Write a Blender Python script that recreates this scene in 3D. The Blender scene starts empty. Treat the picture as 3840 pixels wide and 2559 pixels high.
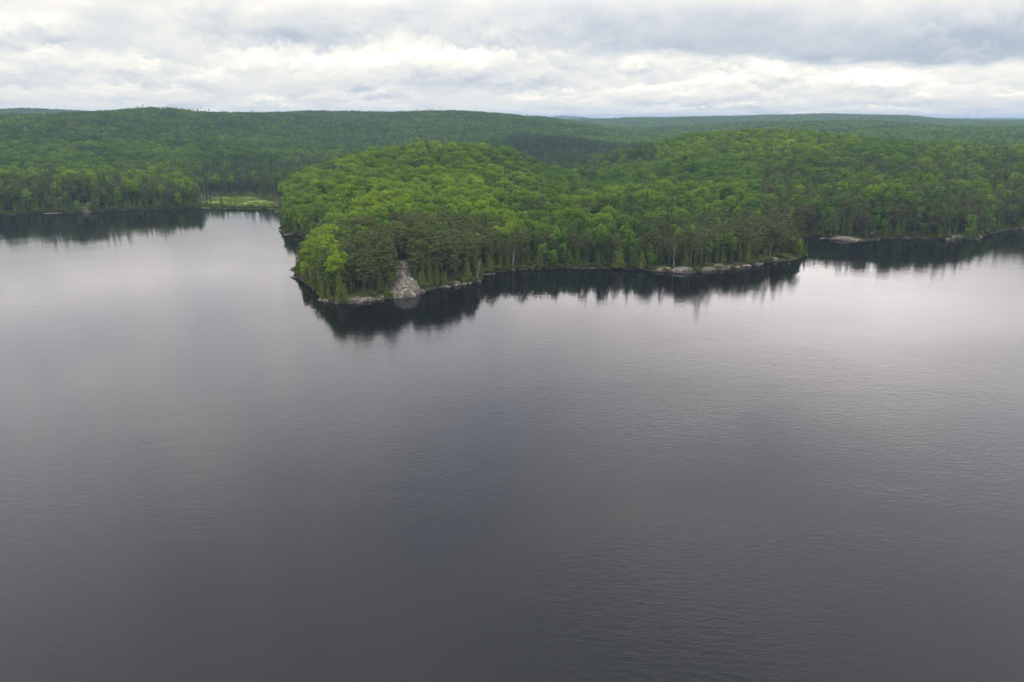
import bpy, math, random
import numpy as np
from mathutils import Vector

rng = np.random.default_rng(7)
random.seed(7)
scene = bpy.context.scene
COL = scene.collection
PI = math.pi
R = math.radians

# ------------------------------------------------------------------ camera
H = 70.0
PITCH = R(18.05)
FPX = 2560.0
cam_d = bpy.data.cameras.new('camera')
cam_d.sensor_width = 36.0
cam_d.lens = 24.0
cam_d.clip_start = 1.0
cam_d.clip_end = 40000.0
cam = bpy.data.objects.new('camera', cam_d)
cam.location = (0, 0, H)
cam.rotation_euler = (PI / 2 - PITCH, 0, 0)
COL.objects.link(cam)
scene.camera = cam

# ------------------------------------------------------------------ render settings
scene.view_settings.view_transform = 'Standard'
scene.view_settings.look = 'None'
scene.view_settings.gamma = 1.0
scene.view_settings.exposure = 0.0
scene.view_settings.use_curve_mapping = False
scene.render.engine = 'CYCLES'
cy = scene.cycles
cy.max_bounces = 6
cy.diffuse_bounces = 1
cy.glossy_bounces = 3
cy.transmission_bounces = 2
cy.volume_bounces = 0
cy.transparent_max_bounces = 4
cy.caustics_reflective = False
cy.caustics_refractive = False
cy.use_denoising = True
cy.sample_clamp_indirect = 6.0

# ------------------------------------------------------------------ node helper
class NT:
    def __init__(self, nt):
        self.nt = nt
        nt.nodes.clear()
    def n(self, typ, **kw):
        nd = self.nt.nodes.new(typ)
        for k, v in kw.items():
            setattr(nd, k, v)
        return nd
    def put(self, sock, v):
        if isinstance(v, bpy.types.NodeSocket):
            self.nt.links.new(v, sock)
        else:
            if sock.type == 'RGBA' and hasattr(v, '__len__') and len(v) == 3:
                v = (*v, 1)
            sock.default_value = v
    def m(self, op, a, b=0.0, c=0.0, clamp=False):
        nd = self.n('ShaderNodeMath', operation=op, use_clamp=clamp)
        self.put(nd.inputs[0], a); self.put(nd.inputs[1], b); self.put(nd.inputs[2], c)
        return nd.outputs[0]
    def add(self, a, b): return self.m('ADD', a, b)
    def mul(self, a, b): return self.m('MULTIPLY', a, b)
    def sub(self, a, b): return self.m('SUBTRACT', a, b)
    def ss(self, x, lo, hi, a=0.0, b=1.0):
        nd = self.n('ShaderNodeMapRange', interpolation_type='SMOOTHSTEP')
        self.put(nd.inputs[0], x); self.put(nd.inputs[1], lo); self.put(nd.inputs[2], hi)
        self.put(nd.inputs[3], a); self.put(nd.inputs[4], b)
        return nd.outputs[0]
    def xyz(self, x, y, z=0.0):
        nd = self.n('ShaderNodeCombineXYZ')
        self.put(nd.inputs[0], x); self.put(nd.inputs[1], y); self.put(nd.inputs[2], z)
        return nd.outputs[0]
    def noise(self, vec, scale, detail=4.0, rough=0.5, dist=0.0, out=0, lac=2.0):
        nd = self.n('ShaderNodeTexNoise')
        self.put(nd.inputs['Vector'], vec)
        nd.inputs['Scale'].default_value = scale
        nd.inputs['Detail'].default_value = detail
        nd.inputs['Roughness'].default_value = rough
        nd.inputs['Lacunarity'].default_value = lac
        nd.inputs['Distortion'].default_value = dist
        return nd.outputs[out]
    def mix(self, f, a, b, blend='MIX'):
        nd = self.n('ShaderNodeMix', data_type='RGBA', blend_type=blend)
        self.put(nd.inputs[0], f); self.put(nd.inputs[6], a); self.put(nd.inputs[7], b)
        return nd.outputs[2]
    def ramp(self, f, stops, interp='LINEAR'):
        nd = self.n('ShaderNodeValToRGB')
        cr = nd.color_ramp
        cr.interpolation = interp
        while len(cr.elements) < len(stops):
            cr.elements.new(0.5)
        for e, (p, c) in zip(cr.elements, stops):
            e.position = p; e.color = (*c, 1)
        self.put(nd.inputs[0], f)
        return nd.outputs[0]
    def map(self, vec, scale=(1, 1, 1), rot=(0, 0, 0), loc=(0, 0, 0)):
        nd = self.n('ShaderNodeMapping')
        self.put(nd.inputs[0], vec)
        nd.inputs['Scale'].default_value = scale
        nd.inputs['Rotation'].default_value = rot
        nd.inputs['Location'].default_value = loc
        return nd.outputs[0]

# ------------------------------------------------------------------ sky
SUN_AZ, SUN_EL = 25.0, 73.0         # degrees right of the view axis, above the horizon
world = bpy.data.worlds.new('World')
scene.world = world
world.use_nodes = True
w = NT(world.node_tree)
tc = w.n('ShaderNodeTexCoord')
sx = w.n('ShaderNodeSeparateXYZ')
w.put(sx.inputs[0], tc.outputs['Generated'])
zz = w.m('ABSOLUTE', sx.outputs[2])
el = w.mul(w.m('ARCSINE', zz), 180 / PI)
az = w.mul(w.m('ARCTAN2', sx.outputs[0], sx.outputs[1]), 180 / PI)
# layered cumulus near the horizon: rows get flatter the lower they stand
elw = w.mul(w.m("LOGARITHM", w.add(el, 2.2), math.e), 3.6)
n_wisp = w.noise(w.map(w.xyz(w.mul(az, 0.07), w.mul(el, 0.30), 6.0), rot=(0, 0, 0.10)), 1.5, 5, 0.55, 0.5)
wob = w.noise(w.xyz(w.mul(az, 0.9), w.mul(elw, 2.2), 2.0), 1.0, 3, 0.6, out=1)
sv = w.n('ShaderNodeVectorMath', operation='MULTIPLY_ADD')
w.put(sv.inputs[0], wob); sv.inputs[1].default_value = (1.15, 1.15, 0.0); sv.inputs[2].default_value = (-0.57, -0.57, 0.0)
def puffs(du, sx, sy, off):
    ad = w.n('ShaderNodeVectorMath', operation='ADD')
    w.put(ad.inputs[0], w.xyz(w.mul(az, sx), w.mul(w.add(elw, du), sy), off)); w.put(ad.inputs[1], sv.outputs[0])
    vo = w.n('ShaderNodeTexVoronoi', feature='F1')
    w.put(vo.inputs['Vector'], ad.outputs[0]); vo.inputs['Scale'].default_value = 1.0
    return vo.outputs[0]
def relief(sx, sy, off, up):
    return w.sub(puffs(up, sx, sy, off), puffs(0.0, sx, sy, off))     # bright above, grey below
n_cum = w.noise(w.xyz(w.mul(az, 0.22), w.mul(elw, 0.8), 0.0), 1.0, 5, 0.55, 0.3)
lit = w.add(w.mul(relief(0.26, 0.95, 0.0, 0.26), 0.66), w.mul(relief(0.70, 2.0, 7.0, 0.13), 0.26))
lit = w.mul(w.mul(lit, w.ss(el, 9.0, 4.5, 0.2, 1.35)), w.ss(w.noise(w.xyz(w.mul(az, 0.12), w.mul(elw, 0.6), 4.0), 1.0, 3), 0.35, 0.6, 0.25, 1.0))
n_big = w.noise(w.xyz(w.mul(az, 0.05), w.mul(elw, 0.42), 3.3), 1.0, 3, 0.5, 0.3)
var_ = w.add(w.add(w.mul(w.sub(n_cum, 0.5), 0.42), w.mul(w.sub(n_big, 0.5), 0.35)), lit)
var_ = w.add(var_, w.mul(w.mul(w.sub(n_wisp, 0.5), 0.70), w.ss(el, 3.0, 6.5)))
def blob(caz, cel, raz, rel_, amt, warp=0.35):
    a = w.m('POWER', w.mul(w.sub(az, caz), 1 / raz), 2.0)
    b = w.m('POWER', w.mul(w.sub(el, cel), 1 / rel_), 2.0)
    r2 = w.add(w.add(a, b), w.mul(w.sub(n_wisp, 0.5), warp * 3))
    return w.mul(w.m('EXPONENT', w.mul(w.m('MAXIMUM', r2, 0.0), -1.0)), amt)
# the long dark cloud base over the right half
edge = w.add(w.add(4.25, w.mul(w.ss(az, -1.0, 16.0), -0.0)), w.mul(w.ss(az, 10.0, 30.0), -1.0))
edge = w.add(edge, w.mul(w.ss(az, 6.0, -3.0), 2.2))
edge = w.add(edge, w.mul(w.sub(w.noise(w.xyz(w.mul(az, 0.22), w.mul(el, 0.6), 1.0), 1.2, 5, 0.6), 0.5), 1.6))
over = w.sub(el, edge)
bank = w.mul(w.ss(over, -0.12, 0.7), w.ss(over, 7.5, 1.2))
bank = w.mul(bank, w.ss(az, -4.0, 6.0, 0.0, 1.0))
bank = w.mul(bank, w.ss(az, 0.0, 28.0, 0.62, 1.0))
v = w.add(w.mul(var_, w.sub(1.0, w.mul(bank, 0.45))), 0.94)
v = w.sub(v, w.mul(bank, 0.55))
lst = [
    (-16.0, 6.6, 12.0, 1.6, -0.20), (-33.0, 6.5, 8.0, 2.0, -0.02),
    (-18.0, 3.7, 7.0, 0.9, 0.16), (-9.0, 4.3, 5.0, 0.7, 0.30), (-2.5, 4.7, 4.0, 0.7, 0.10),
    (-5.0, 2.7, 7.0, 0.55, -0.24), (-30.0, 2.6, 8.0, 0.8, 0.05), (3.5, 4.2, 2.0, 0.6, -0.18),
    (20.0, 7.8, 7.0, 1.2, -0.10), (33.0, 8.6, 8.0, 1.0, 0.10), (8.0, 2.2, 6.0, 0.8, 0.14),
    # higher clouds, above the frame: seen mirrored in the lake
    (26.0, 13.5, 16.0, 6.5, 0.85), (4.0, 13.0, 9.0, 3.0, 0.22), (38.0, 22.0, 7.0, 8.0, -0.15),
    (0.0, 24.5, 10.0, 4.0, -0.26), (-6.0, 31.0, 8.0, 5.0, -0.32), (20.0, 26.0, 9.0, 4.0, -0.16),
    (15.0, 35.5, 13.0, 3.6, 0.34), (14.0, 43.0, 16.0, 4.0, -0.45), (-28.0, 10.5, 20.0, 3.5, 0.26), (-30.0, 19.0, 17.0, 6.0, 0.15), (12.0, 12.5, 12.0, 3.2, 0.28),
    (-12.0, 24.0, 4.0, 5.0, 0.12), (-24.0, 34.0, 14.0, 7.0, -0.10),
]
for b in lst:
    v = w.add(v, blob(*b))
v = w.m('MAXIMUM', w.m('MINIMUM', v, 1.95), 0.0)
cc = w.ramp(w.mul(v, 1 / 1.3), [(0.10, (0.38, 0.42, 0.475)), (0.34, (0.48, 0.55, 0.64)), (0.50, (0.66, 0.70, 0.75)),
                      (0.62, (0.80, 0.82, 0.825)), (0.74, (0.93, 0.92, 0.875)), (0.90, (1.13, 1.07, 0.97))])
# an overcast sky grows brighter towards the zenith
gain = w.mul(w.add(w.add(1.0, w.mul(w.ss(el, 7.6, 12.0), 0.80)), w.mul(w.ss(el, 12.0, 22.0), 0.45)), w.add(1.0, w.mul(w.m('MAXIMUM', w.sub(v, 1.1), 0.0), 0.9)))
# the glow of the hidden sun through the clouds
dt = w.n('ShaderNodeVectorMath', operation='DOT_PRODUCT')
w.put(dt.inputs[0], tc.outputs['Generated'])
dt.inputs[1].default_value = (math.sin(R(SUN_AZ)) * math.cos(R(SUN_EL)), math.cos(R(SUN_AZ)) * math.cos(R(SUN_EL)), math.sin(R(SUN_EL)))
bgc = w.n('ShaderNodeBackground')
w.put(bgc.inputs[0], w.mix(w.ss(el, 6.0, 14.0), cc, w.mix(1.0, cc, (0.99, 0.97, 1.06), 'MULTIPLY')))
w.put(bgc.inputs[1], gain)
sky = w.n('ShaderNodeTexSky', sky_type='NISHITA')
sky.sun_disc = False
sky.sun_elevation = R(SUN_EL)
sky.sun_rotation = R(SUN_AZ)
bgs = w.n('ShaderNodeBackground')
w.put(bgs.inputs[0], sky.outputs[0])
bgs.inputs[1].default_value = 0.12
mx = w.n('ShaderNodeMixShader')
w.put(mx.inputs[0], w.ss(w.sub(n_wisp, w.mul(n_cum, 0.25)), 0.50, 0.15, 0.93, 0.99))
w.put(mx.inputs[1], bgs.outputs[0]); w.put(mx.inputs[2], bgc.outputs[0])
wo = w.n('ShaderNodeOutputWorld')
w.put(wo.inputs[0], mx.outputs[0])
world.cycles.sampling_method = 'MANUAL'
world.cycles.sample_map_resolution = 1024

sun_d = bpy.data.lights.new('sun', 'SUN')
sun_d.energy = 2.0
sun_d.angle = R(11)
sun_d.color = (1.0, 0.95, 0.86)
sun = bpy.data.objects.new('sun', sun_d)
sd = Vector((math.sin(R(SUN_AZ)) * math.cos(R(SUN_EL)), math.cos(R(SUN_AZ)) * math.cos(R(SUN_EL)), math.sin(R(SUN_EL))))
sun.rotation_euler = sd.to_track_quat('Z', 'Y').to_euler()
sun.location = (0, 0, 300)
COL.objects.link(sun)

# ------------------------------------------------------------------ materials
def material(name):
    mt = bpy.data.materials.new(name)
    mt.use_nodes = True
    return mt, NT(mt.node_tree)

def leaf_material(name, stops, trans=0.22, var=(0.60, 1.40), tcol=(1.25, 1.2, 0.5)):
    mt, t = material(name)
    at = t.n('ShaderNodeAttribute', attribute_type='INSTANCER', attribute_name='tint')
    geo = t.n('ShaderNodeNewGeometry')
    base = t.ramp(at.outputs['Fac'], stops)
    k = t.add(var[0], t.mul(geo.outputs['Random Per Island'], var[1] - var[0]))
    vs = t.n('ShaderNodeVectorMath', operation='SCALE')
    t.put(vs.inputs[0], base); t.put(vs.inputs['Scale'], k)
    bright = vs.outputs[0]
    d = t.n('ShaderNodeBsdfDiffuse'); t.put(d.inputs[0], bright)
    tr = t.n('ShaderNodeBsdfTranslucent')
    vm = t.n('ShaderNodeVectorMath', operation='MULTIPLY')
    t.put(vm.inputs[0], bright); vm.inputs[1].default_value = tcol
    t.put(tr.inputs[0], vm.outputs[0])
    ms = t.n('ShaderNodeMixShader'); ms.inputs[0].default_value = trans
    t.put(ms.inputs[1], d.outputs[0]); t.put(ms.inputs[2], tr.outputs[0])
    o = t.n('ShaderNodeOutputMaterial'); t.put(o.inputs[0], ms.outputs[0])
    return mt

def bark_material(name, c1, c2, scale=(6, 6, 1.2)):
    mt, t = material(name)
    tcn = t.n('ShaderNodeTexCoord')
    nz = t.noise(t.map(tcn.outputs['Object'], scale), 1.0, 4, 0.6)
    d = t.n('ShaderNodeBsdfDiffuse'); t.put(d.inputs[0], t.mix(t.ss(nz, 0.35, 0.65), c1, c2))
    o = t.n('ShaderNodeOutputMaterial'); t.put(o.inputs[0], d.outputs[0])
    return mt

M = {}
M['maple'] = leaf_material('maple_leaves', [(0.0, (0.038, 0.082, 0.027)), (0.35, (0.076, 0.142, 0.021)), (0.7, (0.122, 0.205, 0.020)), (1.0, (0.185, 0.268, 0.024))])
M['birch'] = leaf_material('birch_leaves', [(0.0, (0.060, 0.120, 0.028)), (0.5, (0.105, 0.185, 0.026)), (1.0, (0.180, 0.255, 0.028))])
M['pine'] = leaf_material('pine_needles', [(0.0, (0.074, 0.078, 0.035)), (0.5, (0.082, 0.100, 0.036)), (1.0, (0.086, 0.130, 0.036))], trans=0.1)
M['wpine'] = leaf_material('white_pine_needles', [(0.0, (0.065, 0.095, 0.048)), (1.0, (0.150, 0.170, 0.065))], trans=0.15)
M['cedar'] = leaf_material('cedar_foliage', [(0.0, (0.060, 0.086, 0.026)), (1.0, (0.125, 0.155, 0.030))], trans=0.12)
M['spruce'] = leaf_material('spruce_needles', [(0.0, (0.032, 0.052, 0.032)), (1.0, (0.062, 0.105, 0.036))], trans=0.06)
M['dry'] = leaf_material('dry_needles', [(0.0, (0.13, 0.062, 0.040)), (1.0, (0.17, 0.10, 0.065))], trans=0.1)
M['shrub'] = leaf_material('shrub_leaves', [(0.0, (0.060, 0.082, 0.026)), (1.0, (0.095, 0.120, 0.030))], trans=0.25)
M['bark'] = bark_material('grey_bark', (0.10, 0.085, 0.07), (0.19, 0.17, 0.15))
M['pbark'] = bark_material('pine_bark', (0.085, 0.075, 0.062), (0.15, 0.13, 0.11))
M['bbark'] = bark_material('birch_bark', (0.36, 0.345, 0.32), (0.20, 0.19, 0.17), (4, 4, 1.5))
M['dead'] = bark_material('bleached_wood', (0.20, 0.19, 0.175), (0.38, 0.365, 0.345))

def rock_material():
    mt, t = material('granite')
    tcn = t.n('ShaderNodeNewGeometry')
    P = tcn.outputs['Position']
    n1 = t.noise(P, 0.35, 6, 0.6, 0.4)
    n2 = t.noise(P, 0.55, 7, 0.62, 0.8)
    c = t.mix(t.ss(n1, 0.38, 0.62), (0.085, 0.071, 0.057), (0.145, 0.122, 0.098))
    c = t.mix(t.ss(n2, 0.53, 0.60), c, (0.27, 0.235, 0.195))
    n3 = t.noise(t.map(P, (1, 1, 0.5)), 0.42, 6, 0.65, 1.2)
    c = t.mix(t.ss(n3, 0.53, 0.60), c, (0.065, 0.06, 0.05))
    n4 = t.noise(t.map(P, loc=(31, 5, 2)), 0.5, 5, 0.6, 0.6)
    c = t.mix(t.ss(n4, 0.57, 0.62), c, (0.06, 0.085, 0.022))
    sp = t.n('ShaderNodeSeparateXYZ'); t.put(sp.inputs[0], P)
    wet = t.ss(t.add(sp.outputs[2], t.mul(t.sub(n2, 0.5), 0.5)), 0.42, 0.18)
    c = t.mix(wet, c, (0.05, 0.045, 0.04))
    vo = t.n('ShaderNodeTexVoronoi', feature='DISTANCE_TO_EDGE')
    t.put(vo.inputs['Vector'], t.map(P, (1, 1, 1.8))); vo.inputs['Scale'].default_value = 0.33
    crack = t.ss(vo.outputs[0], 0.0, 0.07)
    c = t.mix(crack, t.mix(0.55, c, (0.06, 0.055, 0.05)), c)
    bp = t.n('ShaderNodeBump'); bp.inputs['Strength'].default_value = 0.8; bp.inputs['Distance'].default_value = 0.4
    t.put(bp.inputs['Height'], t.add(n2, t.mul(crack, 0.5)))
    b = t.n('ShaderNodeBsdfPrincipled'); t.put(b.inputs['Base Color'], c); b.inputs['Roughness'].default_value = 0.85
    t.put(b.inputs['Normal'], bp.outputs[0])
    o = t.n('ShaderNodeOutputMaterial'); t.put(o.inputs[0], b.outputs[0])
    return mt
M['rock'] = rock_material()

def ground_material():
    mt, t = material('forest_floor')
    g = t.n('ShaderNodeNewGeometry'); P = g.outputs['Position']
    n1 = t.noise(P, 0.12, 6, 0.6)
    n2 = t.noise(P, 0.9, 6, 0.65)
    c = t.mix(t.ss(n1, 0.35, 0.65), (0.035, 0.042, 0.018), (0.055, 0.075, 0.022))
    c = t.mix(t.ss(n2, 0.52, 0.7), c, (0.085, 0.062, 0.042))
    sp = t.n('ShaderNodeSeparateXYZ'); t.put(sp.inputs[0], P)
    bank = t.ss(t.add(sp.outputs[2], t.mul(t.sub(n2, 0.5), 1.6)), 0.9, 0.35)
    c = t.mix(bank, c, t.mix(t.ss(n1, 0.4, 0.6), (0.045, 0.040, 0.028), (0.075, 0.062, 0.048)))
    d = t.n('ShaderNodeBsdfDiffuse'); t.put(d.inputs[0], c)
    bp = t.n('ShaderNodeBump'); bp.inputs['Distance'].default_value = 0.5; t.put(bp.inputs['Height'], n2)
    t.put(d.inputs['Normal'], bp.outputs[0])
    o = t.n('ShaderNodeOutputMaterial'); t.put(o.inputs[0], d.outputs[0])
    return mt
M['ground'] = ground_material()

def marsh_material():
    mt, t = material('marsh_sedge')
    g = t.n('ShaderNodeNewGeometry'); P = g.outputs['Position']
    n1 = t.noise(t.map(P, (1, 0.45, 1)), 0.10, 6, 0.6, 0.5)
    n2 = t.noise(P, 0.5, 5, 0.6)
    c = t.mix(t.ss(n1, 0.35, 0.62), (0.115, 0.170, 0.034), (0.155, 0.215, 0.042))
    c = t.mix(t.ss(n2, 0.56, 0.7), c, (0.12, 0.11, 0.05))
    d = t.n('ShaderNodeBsdfDiffuse'); t.put(d.inputs[0], c)
    o = t.n('ShaderNodeOutputMaterial'); t.put(o.inputs[0], d.outputs[0])
    return mt
M['marsh'] = marsh_material()

def water_material():
    mt, t = material('lake_water')
    g = t.n('ShaderNodeNewGeometry'); P = g.outputs['Position']
    # wind patches: where the ripples stand up and where the lake lies flat
    patch = t.ss(t.noise(t.map(P, (1, 1.9, 1), rot=(0, 0, 0.35)), 0.011, 5, 0.55, 0.8), 0.34, 0.68)
    # ripples: crests roughly across the view, tilted a little
    sp = t.n('ShaderNodeSeparateXYZ'); t.put(sp.inputs[0], P)
    fetch = t.ss(t.add(sp.outputs[1], t.mul(sp.outputs[0], -0.25)), 300, 90, 0.32, 1.35)      # open water is rougher than the lee of the shore
    r1 = t.noise(t.map(P, (0.38, 1.0, 1), rot=(0, 0, R(24))), 1.15, 4, 0.6, 0.5)
    r2 = t.noise(t.map(P, (0.5, 1.0, 1), rot=(0, 0, R(-12))), 2.2, 3, 0.55, 0.4)
    r3 = t.noise(t.map(P, (0.6, 1.0, 1), rot=(0, 0, R(14))), 0.35, 3, 0.5, 0.3)
    r4 = t.noise(P, 0.045, 3, 0.5, 0.3)
    h = t.add(t.mul(r1, 0.060), t.mul(r2, 0.014))
    h = t.mul(t.mul(h, t.add(0.34, t.mul(patch, 0.62))), fetch)
    h = t.add(h, t.mul(r3, 0.022))
    h = t.add(h, t.mul(r4, 0.05))
    bp = t.n('ShaderNodeBump'); bp.inputs['Strength'].default_value = 1.0; bp.inputs['Distance'].default_value = 1.0
    t.put(bp.inputs['Height'], h)
    b = t.n('ShaderNodeBsdfPrincipled')
    b.inputs['Base Color'].default_value = (0.004, 0.005, 0.006, 1)
    t.put(b.inputs['Roughness'], t.add(0.02, t.mul(patch, 0.05)))
    b.inputs['IOR'].default_value = 1.333
    t.put(b.inputs['Normal'], bp.outputs[0])
    o = t.n('ShaderNodeOutputMaterial'); t.put(o.inputs[0], b.outputs[0])
    return mt
M['water'] = water_material()

# ------------------------------------------------------------------ helpers
def new_mesh(name, verts, faces, mats, mat_idx=None, smooth=False):
    """verts (n,3); faces: list of arrays (k,3) or (k,4)."""
    me = bpy.data.meshes.new(name)
    if not isinstance(faces, list):
        faces = [faces]
    faces = [np.asarray(f, dtype=np.int32) for f in faces if len(f)]
    loops = np.concatenate([f.ravel() for f in faces])
    sizes = np.concatenate([np.full(len(f), f.shape[1], dtype=np.int32) for f in faces])
    starts = np.concatenate([[0], np.cumsum(sizes)[:-1]]).astype(np.int32)
    me.vertices.add(len(verts)); me.vertices.foreach_set('co', np.asarray(verts, dtype=np.float32).ravel())
    me.loops.add(len(loops)); me.loops.foreach_set('vertex_index', loops)
    me.polygons.add(len(sizes)); me.polygons.foreach_set('loop_start', starts)
    try:
        me.polygons.foreach_set('loop_total', sizes)
    except Exception:
        pass
    for mt in mats:
        me.materials.append(mt)
    if mat_idx is not None:
        me.polygons.foreach_set('material_index', np.asarray(mat_idx, dtype=np.int32))
    if smooth:
        me.polygons.foreach_set('use_smooth', np.ones(len(sizes), dtype=bool))
    me.update(calc_edges=True)
    return me

def link(name, me, parent=None, **props):
    o = bpy.data.objects.new(name, me)
    COL.objects.link(o)
    if parent is not None:
        o.parent = parent
    for k, v_ in props.items():
        o[k] = v_
    return o

def _hash(ix, iy, seed):
    n = (ix.astype(np.int64) * 374761393 + iy.astype(np.int64) * 668265263 + seed * 974634777) & 0xffffffff
    n = ((n ^ (n >> 13)) * 1274126177) & 0xffffffff
    return ((n ^ (n >> 16)) & 0xffff) / 65535.0

def vnoise(x, y, seed=0):
    x = np.asarray(x, float); y = np.asarray(y, float)
    ix = np.floor(x); iy = np.floor(y)
    fx = x - ix; fy = y - iy
    fx = fx * fx * fx * (fx * (fx * 6 - 15) + 10); fy = fy * fy * fy * (fy * (fy * 6 - 15) + 10)
    ix = ix.astype(np.int64); iy = iy.astype(np.int64)
    a = _hash(ix, iy, seed); b = _hash(ix + 1, iy, seed)
    c = _hash(ix, iy + 1, seed); d = _hash(ix + 1, iy + 1, seed)
    return (a * (1 - fx) + b * fx) * (1 - fy) + (c * (1 - fx) + d * fx) * fy

def fbm(x, y, seed=0, oct_=4):
    s = 0; a = 1; t = 0
    for i in range(oct_):
        s = s + a * vnoise(x * 2 ** i, y * 2 ** i, seed + i); t += a; a *= 0.5
    return s / t      # 0..1

CP, SP = math.cos(PITCH), math.sin(PITCH)
def ray(px, py):
    cx = (px - 1920.0) / FPX; cyv = (1279.5 - py) / FPX
    return np.array([cx, CP + cyv * SP, -SP + cyv * CP])
def on_water(px, py, z=0.0):
    d = ray(px, py)
    t = (z - H) / d[2]
    return d[:2] * t
def at_dist(px, py, D):
    d = ray(px, py)
    t = D / math.hypot(d[0], d[1])
    return d[0] * t, d[1] * t, H + d[2] * t
def project(x, y, z):
    dz = z - H
    f = y * CP - dz * SP
    u = y * SP + dz * CP
    return 1920 + FPX * x / f, 1279.5 - FPX * u / f

# ------------------------------------------------------------------ shoreline
shore_px = [(-2600, 905), (-1200, 850), (-400, 822), (0, 809), (100, 803), (200, 800), (300, 797), (420, 791), (540, 787), (650, 783), (740, 780), (775, 782),
    (850, 784), (1000, 786), (1040, 789), (1068, 800), (1062, 825), (1056, 850), (1058, 872), (1078, 874), (1115, 882), (1143, 889), (1172, 903),
    (1188, 925), (1172, 955), (1140, 985), (1113, 1012), (1111, 1036), (1143, 1062), (1170, 1082), (1190, 1108), (1206, 1129), (1240, 1136), (1268, 1139), (1311, 1140),
    (1363, 1136), (1406, 1129), (1454, 1122), (1500, 1120), (1550, 1116), (1574, 1100), (1641, 1081), (1717, 1072), (1784, 1060), (1808, 1043), (1823, 1026),
    (1909, 1016), (2000, 1010), (2070, 1008), (2134, 1006), (2223, 1008), (2290, 1008), (2379, 1012), (2446, 1017), (2491, 1021), (2571, 1026), (2603, 1023),
    (2647, 1018), (2714, 1012), (2781, 1006), (2839, 995), (2893, 983), (2960, 977), (2996, 968), (3024, 958), (3016, 948), (2985, 935), (2955, 918), (2950, 900),
    (2975, 887), (2997, 884), (3066, 891), (3124, 900), (3165, 904), (3231, 904), (3273, 900), (3356, 895), (3439, 895), (3522, 898), (3584, 902),
    (3613, 902), (3671, 898), (3687, 885), (3729, 873), (3770, 864), (3812, 861), (3860, 858), (4000, 852), (4300, 846), (5000, 835), (6500, 815)]
sp_ = np.array([on_water(*p) for p in shore_px])
def catmull(P, k=5):
    out = []
    n = len(P)
    for i in range(n - 1):
        p0 = P[max(i - 1, 0)]; p1 = P[i]; p2 = P[i + 1]; p3 = P[min(i + 2, n - 1)]
        for j in range(k):
            t = j / k
            a = 0.5 * ((2 * p1) + (-p0 + p2) * t + (2 * p0 - 5 * p1 + 4 * p2 - p3) * t * t + (-p0 + 3 * p1 - 3 * p2 + p3) * t ** 3)
            b = p1 * (1 - t) + p2 * t
            out.append(0.5 * a + 0.5 * b)
    out.append(P[-1])
    return np.array(out)
SH = catmull(sp_, 5)
SH[1:-1] += (rng.random((len(SH) - 2, 2)) - 0.5) * 1.3
AZM = R(64)
poly = np.vstack([SH, [[15000 * math.sin(AZM), 15000 * math.cos(AZM)], [0, 20000], [-15000 * math.sin(AZM), 15000 * math.cos(AZM)]]])

def shore_dist(x, y):
    """signed: positive on land."""
    x = np.asarray(x, float).ravel(); y = np.asarray(y, float).ravel()
    A = poly; B = np.roll(poly, -1, axis=0)
    res = np.empty(len(x))
    ns = len(SH) - 1
    for s in range(0, len(x), 20000):
        X = x[s:s + 20000, None]; Y = y[s:s + 20000, None]
        ax, ay = A[:, 0][None], A[:, 1][None]; bx, by = B[:, 0][None], B[:, 1][None]
        cond = ((ay > Y) != (by > Y)) & (X < (bx - ax) * (Y - ay) / (by - ay + 1e-12) + ax)
        inside = cond.sum(1) % 2 == 1
        ax, ay, bx, by = ax[:, :ns], ay[:, :ns], bx[:, :ns], by[:, :ns]
        dx, dy = bx - ax, by - ay
        t = np.clip(((X - ax) * dx + (Y - ay) * dy) / (dx * dx + dy * dy + 1e-12), 0, 1)
        d2 = (X - ax - t * dx) ** 2 + (Y - ay - t * dy) ** 2
        d = np.sqrt(d2.min(1))
        res[s:s + 20000] = np.where(inside, d, -d)
    return res

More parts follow.
